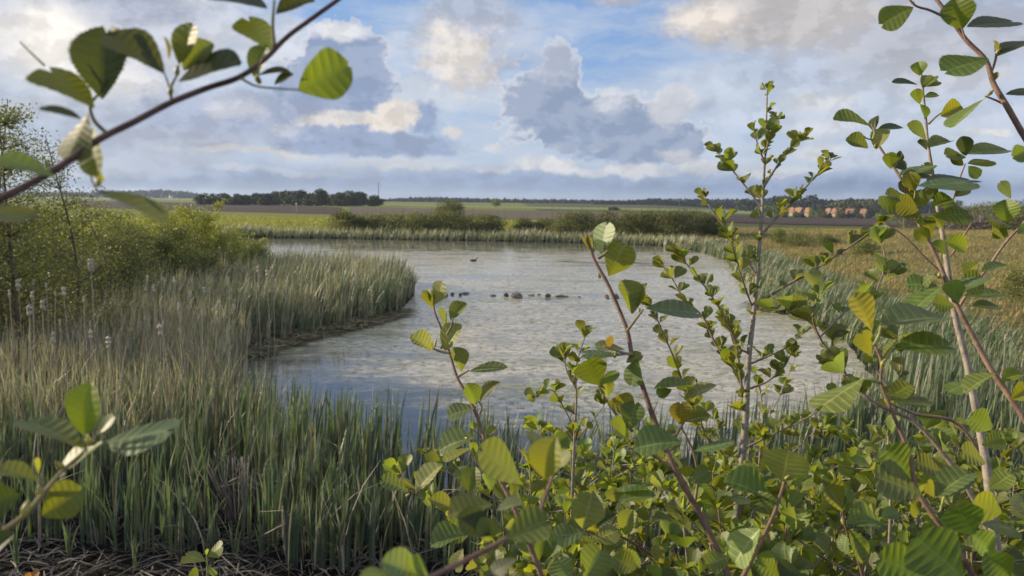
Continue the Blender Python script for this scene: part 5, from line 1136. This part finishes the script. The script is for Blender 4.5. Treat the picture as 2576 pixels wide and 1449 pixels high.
stem_part(Lk, 'twig', pix([(2170, 1449), (2150, 1380), (2125, 1320), (2120, 1285)], 1.0, 1.0), [rpx(6, 1), rpx(5, 1), rpx(4, 1), rpx(3, 1)], BARK_Y, 8)
buds(Lk, [P(1948, 1290, .96), P(1975, 1205, .96), P(2122, 1318, 1.0)], .005)
# J: near stem on the right with soft broad leaves
pJ = [(2192, 782), (2196, 850), (2218, 915), (2216, 962), (2238, 1020), (2265, 1085), (2290, 1150), (2305, 1230), (2342, 1290), (2390, 1355), (2450, 1449)]
pj = pix(pJ, .98, .88); gJ = to_ground(pj[-1], .15, .2)
J = thing('alder_sapling', gJ, 'near alder stem on the right carrying broad soft focus leaves', 'alder', SG)
stem_part(J, 'stem', [gJ, gJ + (pj[-1] - gJ) * .5] + pj[::-1], [.012, .009] + [rpx(10 - 5.5 * i / 10, .93) for i in range(11)], BARK_Y, 10)
for q in ([(2196, 870), (2212, 840), (2216, 820)], [(2218, 918), (2238, 890), (2246, 870)], [(2216, 962), (2185, 955), (2165, 955)], [(2238, 1020), (2228, 1005), (2232, 992)], [(2330, 1275), (2360, 1290), (2375, 1250)]):
    pp = pix(q, .95, .95); stem_part(J, 'twig', pp, [rpx(6 - 2 * i / (len(pp) - 1), .95) for i in range(len(pp))], PETI, 8)
for L_ in ((2194, 832, 2146, 732, 58, .97, (1.25, 1.1, .6)), (2218, 818, 2388, 788, 66, .96, (.95, 1.1, 1.0)), (2192, 895, 2164, 830, 48, .96, YLW), (2248, 872, 2408, 866, 62, .95, (1.0, 1.15, .9)), (2222, 905, 2262, 850, 26, .96, YLW), (2172, 952, 2046, 1034, 66, .94, (1.5, 1.55, 1.2)), (2232, 1000, 2296, 968, 52, .95, (1.1, 1.1, .5)), (2240, 1006, 2345, 1012, 34, .94, (.9, 1, .9)),
           (2292, 1205, 2222, 1120, 82, .92, (.8, .95, .85)), (2318, 1245, 2190, 1190, 92, .90, (1.0, 1.1, .9)), (2352, 1250, 2450, 1178, 72, .92, (.85, 1, .7)), (2372, 1190, 2300, 1160, 50, 1.0, (1, 1, .8)), (2520, 1290, 2440, 1262, 84, .95, (1.7, 1.8, .8)), (2450, 1345, 2400, 1265, 100, .88, (.65, .8, .6)), (2420, 1449, 2290, 1340, 150, .80, (.8, .95, .8)), (2500, 1400, 2450, 1340, 60, .9, (1.1, 1.2, .9)),
           (2330, 1449, 2200, 1400, 110, .85, (.95, 1.1, .95)), (2540, 1449, 2480, 1390, 80, .85, (.9, 1.1, .9)), (2470, 1320, 2560, 1330, 40, .95, (1, 1.1, .8)), (2355, 1250, 2330, 1210, 30, .93, YLW)):
    hero_leaf(J, *L_)
buds(J, [P(2218, 925, .95), P(2236, 1012, .95), P(2196, 860, .96)], .006)

# H: pair of taller alders on the right
pH = [(2316, 168), (2322, 230), (2328, 290), (2334, 360), (2344, 425), (2355, 500), (2366, 560), (2376, 620), (2386, 690), (2402, 790), (2436, 930), (2458, 1050), (2478, 1150), (2490, 1250), (2512, 1449)]
ph_ = pix(pH, 1.75, 1.45); gH = to_ground(ph_[-1], .03, .1)
Hs = thing('alder_sapling', gH, 'tall pale barked alder on the right reaching well above the horizon', 'alder', SG)
stem_part(Hs, 'stem', [gH] + ph_[::-1], [.020] + [rpx(17 - 13.5 * (i / 14) ** .7, 1.6) for i in range(15)], (.30, .25, .20), 11)
for q, rr in (([(2336, 312), (2352, 296), (2368, 284)], 4), ([(2398, 500), (2412, 455), (2428, 412)], 4), ([(2358, 490), (2385, 520), (2400, 495)], 4), ([(2402, 790), (2440, 730), (2480, 680), (2530, 610), (2576, 560), (2610, 520)], 6), ([(2480, 1160), (2400, 1060), (2300, 1040), (2230, 1010)], 7), ([(2385, 700), (2330, 650), (2270, 590), (2225, 560)], 4), ([(2395, 640), (2430, 585), (2450, 550)], 4)):
    pp = pix(q, 1.62, 1.62); stem_part(Hs, 'branch', pp, [rpx(rr * (1 - .4 * i / (len(pp) - 1)), 1.62) for i in range(len(pp))], (.30, .2, .15), 8)
for L_ in ((2314, 190, 2310, 152, 38, 1.7, YLW), (2322, 222, 2352, 186, 34, 1.7, (1, 1, .7)), (2308, 213, 2240, 204, 14, 1.7, DKT), (2320, 218, 2366, 200, 34, 1.7, (.8, .9, .8)), (2314, 262, 2300, 222, 28, 1.7, YLW), (2324, 245, 2364, 236, 16, 1.7, (1.1, 1.1, .7)), (2314, 262, 2330, 300, 18, 1.7, (.9, 1, .8)), (2366, 292, 2424, 262, 52, 1.65, (1.25, 1.2, .7)), (2330, 352, 2283, 308, 28, 1.65, (.9, 1, .7)),
           (2334, 372, 2396, 348, 32, 1.65, (.9, 1.05, .9)), (2332, 378, 2318, 345, 20, 1.65, DKT), (2430, 392, 2420, 340, 38, 1.6, DKT), (2432, 388, 2542, 372, 36, 1.6, (.85, .95, .6)), (2430, 395, 2374, 388, 28, 1.6, (1, .9, .4)), (2424, 415, 2390, 396, 26, 1.6, DKT), (2434, 412, 2500, 402, 26, 1.6, (1.1, 1.1, .6)), (2436, 418, 2465, 448, 30, 1.6, (.9, 1, .7)), (2402, 495, 2440, 470, 30, 1.6, DKT),
           (2346, 440, 2320, 410, 30, 1.6, (.9, 1, .7)), (2360, 500, 2325, 470, 36, 1.6, DKT), (2365, 520, 2410, 510, 34, 1.6, (1.1, 1.1, .6)), (2372, 575, 2345, 535, 34, 1.6, (1, 1, .6)), (2375, 605, 2440, 625, 44, 1.55, (1.5, 1.4, .7)), (2380, 640, 2340, 610, 30, 1.55, (1, 1, .7)), (2535, 560, 2530, 498, 58, 1.5, (1, 1.05, .5)), (2545, 570, 2478, 548, 24, 1.5, (1, 1, .6)), (2543, 500, 2513, 454, 28, 1.5, (.8, .95, .85)), (2530, 602, 2495, 560, 26, 1.5, (.9, 1, .8)),
           (2535, 595, 2500, 575, 40, 1.5, (.9, 1, .7)), (2470, 685, 2545, 662, 22, 1.5, (.9, 1, .7)), (2430, 700, 2460, 655, 30, 1.5, (1.1, 1.1, .5)), (2405, 720, 2480, 705, 66, 1.45, (.9, 1.05, .8)), (2425, 745, 2530, 735, 32, 1.45, (.8, .95, .8)), (2445, 770, 2520, 770, 26, 1.45, (.8, .95, .8)), (2400, 770, 2345, 760, 44, 1.5, (1, 1, .6)), (2480, 1165, 2415, 1130, 46, 1.4, (1, 1.05, .8)), (2495, 1080, 2440, 1040, 60, 1.4, (1, 1.05, .8)), (2470, 1120, 2530, 1100, 50, 1.4, (1, 1.05, .6)),
           (2440, 960, 2380, 990, 40, 1.4, (1.2, 1.25, .8)), (2490, 1230, 2550, 1190, 50, 1.4, (1, 1.1, .8)), (2560, 590, 2600, 570, 30, 1.5, (.9, 1, .7))):
    hero_leaf(Hs, *L_)
pH2 = [(2196, 345), (2228, 392), (2262, 442), (2288, 500), (2310, 560), (2342, 618), (2374, 690), (2400, 752), (2450, 850), (2500, 940), (2542, 1000), (2600, 1090)]
ph2 = pix(pH2, 1.38, 1.2); gH2 = to_ground(ph2[-1], .35, .2)
H2 = thing('alder_sapling', gH2, 'brown alder stem slanting down to the right edge in front of the pale one', 'alder', SG)
stem_part(H2, 'stem', [gH2, gH2 + (ph2[-1] - gH2) * .5 + np.array([.06, 0, 0])] + ph2[::-1], [.016, .012] + [rpx(11 - 7 * i / 11, 1.3) for i in range(12)], (.24, .16, .11), 10)
for q, rr in (([(2196, 350), (2200, 330), (2192, 312)], 4), ([(2290, 505), (2292, 520), (2302, 470), (2296, 450)], 3), ([(2358, 655), (2330, 590), (2318, 560)], 4), ([(2265, 445), (2262, 440), (2270, 432)], 3), ([(2400, 752), (2370, 700), (2350, 690), (2300, 720)], 4), ([(2198, 352), (2180, 348), (2170, 340)], 3)):
    pp = pix(q, 1.32, 1.32); stem_part(H2, 'twig', pp, [rpx(rr * (1 - .3 * i / (len(pp) - 1)), 1.32) for i in range(len(pp))], (.28, .26, .10), 7)
for L_ in ((2190, 318, 2094, 292, 26, 1.38, (.85, .95, .7)), (2200, 330, 2204, 288, 24, 1.38, DKT), (2204, 376, 2232, 318, 42, 1.36, PALE), (2184, 372, 2128, 346, 36, 1.37, (1.1, 1.1, .9)), (2208, 326, 2276, 318, 18, 1.4, DKT), (2236, 412, 2282, 400, 50, 1.35, DKT), (2242, 425, 2236, 380, 34, 1.35, (1, 1, .6)), (2262, 442, 2350, 418, 22, 1.36, (1, 1.05, .8)), (2270, 445, 2352, 440, 26, 1.34, DKT),
           (2300, 480, 2286, 430, 42, 1.32, (1.15, 1.1, .6)), (2298, 490, 2262, 455, 36, 1.34, DKT), (2308, 468, 2460, 456, 38, 1.25, (.8, .95, .75)), (2330, 455, 2455, 450, 26, 1.3, DKT), (2318, 540, 2255, 500, 52, 1.3, (1.1, 1.05, .5)), (2280, 520, 2204, 512, 42, 1.32, (1.15, 1.15, .7)), (2290, 505, 2225, 488, 30, 1.33, (1, 1.05, .7)), (2322, 520, 2310, 475, 60, 1.32, (.9, .95, .5)), (2345, 520, 2402, 495, 36, 1.3, YLW),
           (2352, 545, 2450, 535, 52, 1.28, (.85, 1, .9)), (2345, 560, 2300, 555, 22, 1.3, (1, 1.05, .7)), (2345, 590, 2330, 545, 30, 1.3, (1.1, 1.1, .6)), (2312, 545, 2262, 530, 30, 1.3, (1.2, 1.2, .8)), (2340, 605, 2300, 575, 40, 1.3, (1.3, 1.25, .8)), (2360, 720, 2275, 712, 40, 1.28, (1.1, 1.15, .8)), (2350, 690, 2298, 735, 34, 1.28, (1, 1.1, .8)), (2370, 720, 2282, 790, 44, 1.25, (1, 1.1, .9)), (2410, 760, 2392, 700, 50, 1.25, (.9, 1.05, .9)),
           (2400, 740, 2480, 690, 40, 1.25, (.9, 1.05, .9)), (2505, 940, 2420, 985, 36, 1.2, (1.2, 1.2, .8)), (2520, 960, 2576, 935, 36, 1.2, YLW), (2545, 1005, 2600, 970, 50, 1.15, YLW)):
    hero_leaf(H2, *L_)
buds(H2, [P(2302, 545, 1.3), P(2312, 552, 1.3), P(2200, 372, 1.36), P(2362, 700, 1.28), P(2290, 480, 1.33)], .005)
# I: branch entering at the top right corner
pI = [(2300, -60), (2350, -8), (2380, 30), (2430, 100), (2480, 152), (2500, 212), (2530, 262), (2576, 342), (2640, 440)]
pi_ = pix(pI, 1.2, 1.1); gI = to_ground(pi_[-1], .35, .25)
I_ = thing('alder_sapling', gI, 'brown branch with dark leaves slanting through the upper right corner', 'alder', SG)
stem_part(I_, 'stem', [gI, gI + (pi_[-1] - gI) * .35, gI + (pi_[-1] - gI) * .7 + np.array([.08, 0, 0])] + pi_[::-1], [.015, .012, .010] + [rpx(11 - 5 * i / 8, 1.15) for i in range(9)], (.21, .13, .10), 11)
for q, rr in (([(2375, 42), (2340, 26), (2300, 12), (2285, -5)], 5), ([(2490, 190), (2500, 165), (2506, 140), (2504, 112)], 5), ([(2525, 262), (2500, 250), (2478, 242)], 4), ([(2430, 100), (2424, 85), (2420, 70)], 4)):
    pp = pix(q, 1.15, 1.15); stem_part(I_, 'twig', pp, [rpx(rr * (1 - .35 * i / 3), 1.15) for i in range(len(pp))], (.22, .15, .10), 8)
for L_ in ((2298, 18, 2208, 66, 66, 1.16, (.85, .9, .6)), (2422, 72, 2400, -10, 78, 1.15, (.85, .95, .6)), (2432, 68, 2564, 50, 36, 1.15, DKT), (2488, 148, 2364, 180, 62, 1.14, (.95, 1.05, .7)), (2508, 142, 2600, 95, 36, 1.14, DKT), (2505, 130, 2504, 98, 12, 1.14, (1.4, 1.2, .6)), (2530, 238, 2610, 228, 20, 1.13, DKT), (2482, 246, 2388, 320, 22, 1.13, (1.3, 1.3, .6)), (2500, 205, 2508, 180, 16, 1.14, (1.2, 1, .5)), (2590, 375, 2545, 395, 48, .95, YLW)):
    hero_leaf(I_, *L_)
buds(I_, [P(2506, 135, 1.14), P(2485, 240, 1.13), P(2300, 10, 1.15)], .005)

# G: the slender alder standing whole in the right half of the picture
DG = 3.3
pG = [(1930, 228), (1928, 300), (1926, 370), (1922, 440), (1918, 520), (1912, 600), (1905, 700), (1895, 800), (1886, 880), (1880, 960), (1876, 1050), (1868, 1150), (1860, 1230)]
pg = pix(pG, DG + .1, DG - .1); gG = to_ground(pg[-1])
Gt = thing('alder_tree', gG, 'slender grey stemmed young alder standing whole in front of the pond', 'alder')
stem_part(Gt, 'stem', [gG] + pg[::-1], [.030] + [rpx(14 - 11.5 * (i / 12) ** .8, DG) for i in range(13)], (.25, .215, .175), 11)
brG = [[(1922, 405), (1908, 370), (1898, 335)], [(1925, 390), (1940, 330), (1952, 300)], [(1922, 470), (1960, 410), (1995, 365), (2025, 350)], [(1916, 590), (1955, 545), (2005, 495), (2050, 445), (2090, 400)], [(1914, 520), (1880, 475), (1840, 425), (1808, 385)],
       [(1902, 768), (1960, 728), (2030, 690), (2100, 645), (2160, 605), (2212, 568)], [(1902, 692), (1868, 640), (1830, 580), (1795, 535), (1775, 500)], [(1862, 1210), (1872, 1110), (1870, 1020), (1862, 940), (1850, 860), (1820, 795), (1790, 745), (1745, 685), (1715, 650)],
       [(1878, 1000), (1840, 920), (1800, 865), (1770, 800), (1720, 750), (1690, 700), (1668, 668)], [(1888, 915), (1935, 895), (1985, 870), (2012, 845)], [(1800, 1140), (1760, 1060), (1725, 980), (1695, 900), (1665, 830), (1640, 775)], [(1895, 780), (1870, 710), (1852, 650), (1838, 600)],
       [(1868, 1130), (1950, 1090), (2030, 1052), (2100, 1000)], [(1886, 890), (1850, 870), (1835, 830), (1820, 800)], [(1880, 980), (1930, 960), (1975, 920), (1990, 890)], [(1860, 1200), (1800, 1120), (1760, 1080), (1740, 1010)]]
outG = []
for bi, q in enumerate(brG):
    dd = random.uniform(-.25, .25); pp = pix(q, DG, DG + dd); r0 = 5.5 if len(q) > 4 else 4.2
    rads = [rpx(r0 * (1 - .62 * i / (len(pp) - 1)), DG) for i in range(len(pp))]
    stem_part(Gt, 'branch', pp, rads, (.20, .15, .12) if bi in (7, 8) else (.23, .18, .14), 7)
    along(pp, rads, .055, .068, (2, 3, 3, 4), outG, .18)
along(pg[::-1][5:], [1] * 8, .085, .060, (2, 3, 3), outG, .0)
build_foliage(Gt, outG, (1.0, .98, .85))

# smaller saplings: each its own stem, branches and foliage
def sapling(name, pts, d0, d1, r_px, label, leaf, step, branches=(), group=None, tint=(1, 1, 1), bark=BARK_G, cat='alder', ncl=(2, 3, 4), start=.15, T=None):
    pp = pix(pts, d0, d1); g = to_ground(pp[0]) ; root = thing(name, g, label, cat, group); dm = (d0 + d1) / 2
    full = [g, (g + pp[0]) / 2] + pp; rads = [rpx(r_px * 1.35, dm), rpx(r_px * 1.15, dm)] + [rpx(r_px * (1 - .7 * i / (len(pp) - 1)), dm) for i in range(len(pp))]
    stem_part(root, 'stem', full, rads, bark, 7); out = []; bd = along(pp, rads[2:], step, leaf, ncl, out, start)
    for q in branches:
        bp = pix(q, dm, dm + random.uniform(-.2, .2)); rr = [rpx(r_px * .5 * (1 - .6 * i / (len(bp) - 1)), dm) for i in range(len(bp))]
        stem_part(root, 'branch', bp, rr, bark, 6); along(bp, rr, step, leaf, ncl, out, .3)
    build_foliage(root, out, tint, T); return root
sapling('alder_sapling', [(1442, 1180), (1446, 1080), (1450, 1000), (1448, 930), (1470, 852)], 2.5, 2.6, 6, 'small leafy alder against the water left of the sturdy shoot', .055, .05,
        [[(1446, 1080), (1415, 1020), (1385, 980), (1350, 1000)], [(1446, 1110), (1490, 1060), (1520, 1020)], [(1450, 980), (1425, 930), (1418, 890)]], 'small alders at the water edge')
sapling('alder_sapling', [(2480, 1320), (2380, 1150), (2300, 1062), (2180, 1000), (2130, 945), (2065, 855), (2030, 800), (2010, 770)], 1.9, 2.1, 9, 'pale slanting alder stem with a leaf tuft over the weedy water', .07, .085,
        [[(2070, 865), (2045, 800), (2060, 740)], [(2010, 775), (1975, 790), (1950, 785)], [(2130, 945), (2110, 900), (2095, 860)], [(2060, 850), (2130, 780), (2180, 745), (2230, 700)]], SG)
sapling('alder_sapling', [(2240, 1200), (2235, 1100), (2245, 1000), (2190, 900), (2185, 800), (2225, 640), (2215, 610)], 2.0, 2.1, 5, 'thin alder shoot between the pale tuft and the near stem', .06, .09, [[(2245, 1000), (2270, 930), (2262, 860)]], SG)
sapling('alder_sapling', [(1905, 1220), (1915, 1000), (1900, 940)], 3.4, 3.5, 4, 'thin second stem right behind the slender alder', .055, .07, [[(1905, 1100), (1960, 1000), (1985, 940), (2000, 900)]], SG)

# the thicket of low saplings filling the lower right
UG = 'low saplings crowding the lower right'
land = [(1380, 'beside the bottom middle leaves'), (1560, 'left of the sturdy shoot foot'), (1760, 'at the foot of the sturdy shoot'), (1900, 'at the foot of the slender alder'), (2080, 'right of the slender alder foot'), (2260, 'around the near right stem'), (2420, 'between the near right stem and the pale trunk'), (2600, 'by the right edge')]
nU = 0
used_lab = set()
for rowi, (d, top0, cnt) in enumerate(((4.6, 1085, 8), (3.7, 1130, 10), (2.9, 1195, 12), (2.2, 1285, 12))):
    for i in range(cnt):
        px = 1290 + (2620 - 1290) * (i + random.uniform(.1, .9)) / cnt + (80 if rowi == 0 else 0)
        top = top0 + random.uniform(-45, 50); dd = d * random.uniform(.92, 1.08); base = to_ground(P(px + random.uniform(-60, 60), 1300, dd))
        tp = P(px, top, dd); where = [w for lim, w in land if px <= lim or lim == 2600][0]
        how = ('far small', 'middle', 'nearer', 'lowest front')[rowi]; tone = random.choice(('bright green', 'dull green', 'yellowish', 'bushy', 'sparse', 'leaning'))
        lab = '%s %s alder sapling %s' % (how, tone, where)
        for x2 in ('thin-twigged', 'low-branched', 'bent', 'upright', 'spreading', 'narrow'):
            if lab in used_lab: lab = '%s %s %s alder sapling %s' % (how, tone, x2, where)
        used_lab.add(lab); root = thing('low_alder', base, lab, 'alder', UG)
        mid = (base + tp) / 2 + rng.normal(0, .05, 3); rr = [.0065, .005, .0025]
        stem_part(root, 'stem', [base, mid, tp], rr, BARK_G if random.random() < .6 else BARK_Y, 6); out = []
        lf = .074; along([base + (mid - base) * .5, mid, tp], rr, .065, lf, (2, 3, 3, 4), out, .1)
        hgt = tp[2] - base[2]
        for b in range(7):
            t = random.uniform(.2, .9); s = base + (tp - base) * t; an = random.uniform(0, 6.28); L = hgt * random.uniform(.22, .42)
            e = s + np.array([math.cos(an) * L, math.sin(an) * L * .7, L * random.uniform(.3, .9)]); m_ = (s + e) / 2 + rng.normal(0, .02, 3)
            e[2] = min(e[2], tp[2] + .05); stem_part(root, 'branch', [s, m_, e], [.004, .003, .0018], BARK_G, 5); along([s, m_, e], [1, 1, 1], .075, lf, (2, 3, 3), out, .25)
        tn = {'bright green': (1.1, 1.15, .9), 'dull green': (.85, .9, .9), 'yellowish': (1.2, 1.2, .7), 'bushy': (1, 1, .9), 'sparse': (1, 1, 1), 'leaning': (1, 1.05, .8)}[tone]
        build_foliage(root, out, tn); nU += 1

# ------------------------------------------------------------ thin evening haze
def haze():
    m, k = new_mat('haze'); v = k.n('ShaderNodeVolumePrincipled')
    v.inputs['Color'].default_value = (0.62, 0.75, 0.95, 1); v.inputs['Density'].default_value = 0.00020; v.inputs['Anisotropy'].default_value = 0.2
    o = k.n('ShaderNodeOutputMaterial'); k.t.links.new(v.outputs[0], o.inputs['Volume'])
    a = Acc(); box(a, 0, 2500, 18, 8700, 5900, 60)
    h = a.build('haze', m, None, False); tag(h, 'thin pale haze over the far fields', kind='stuff'); h.display_type = 'WIRE'
haze()
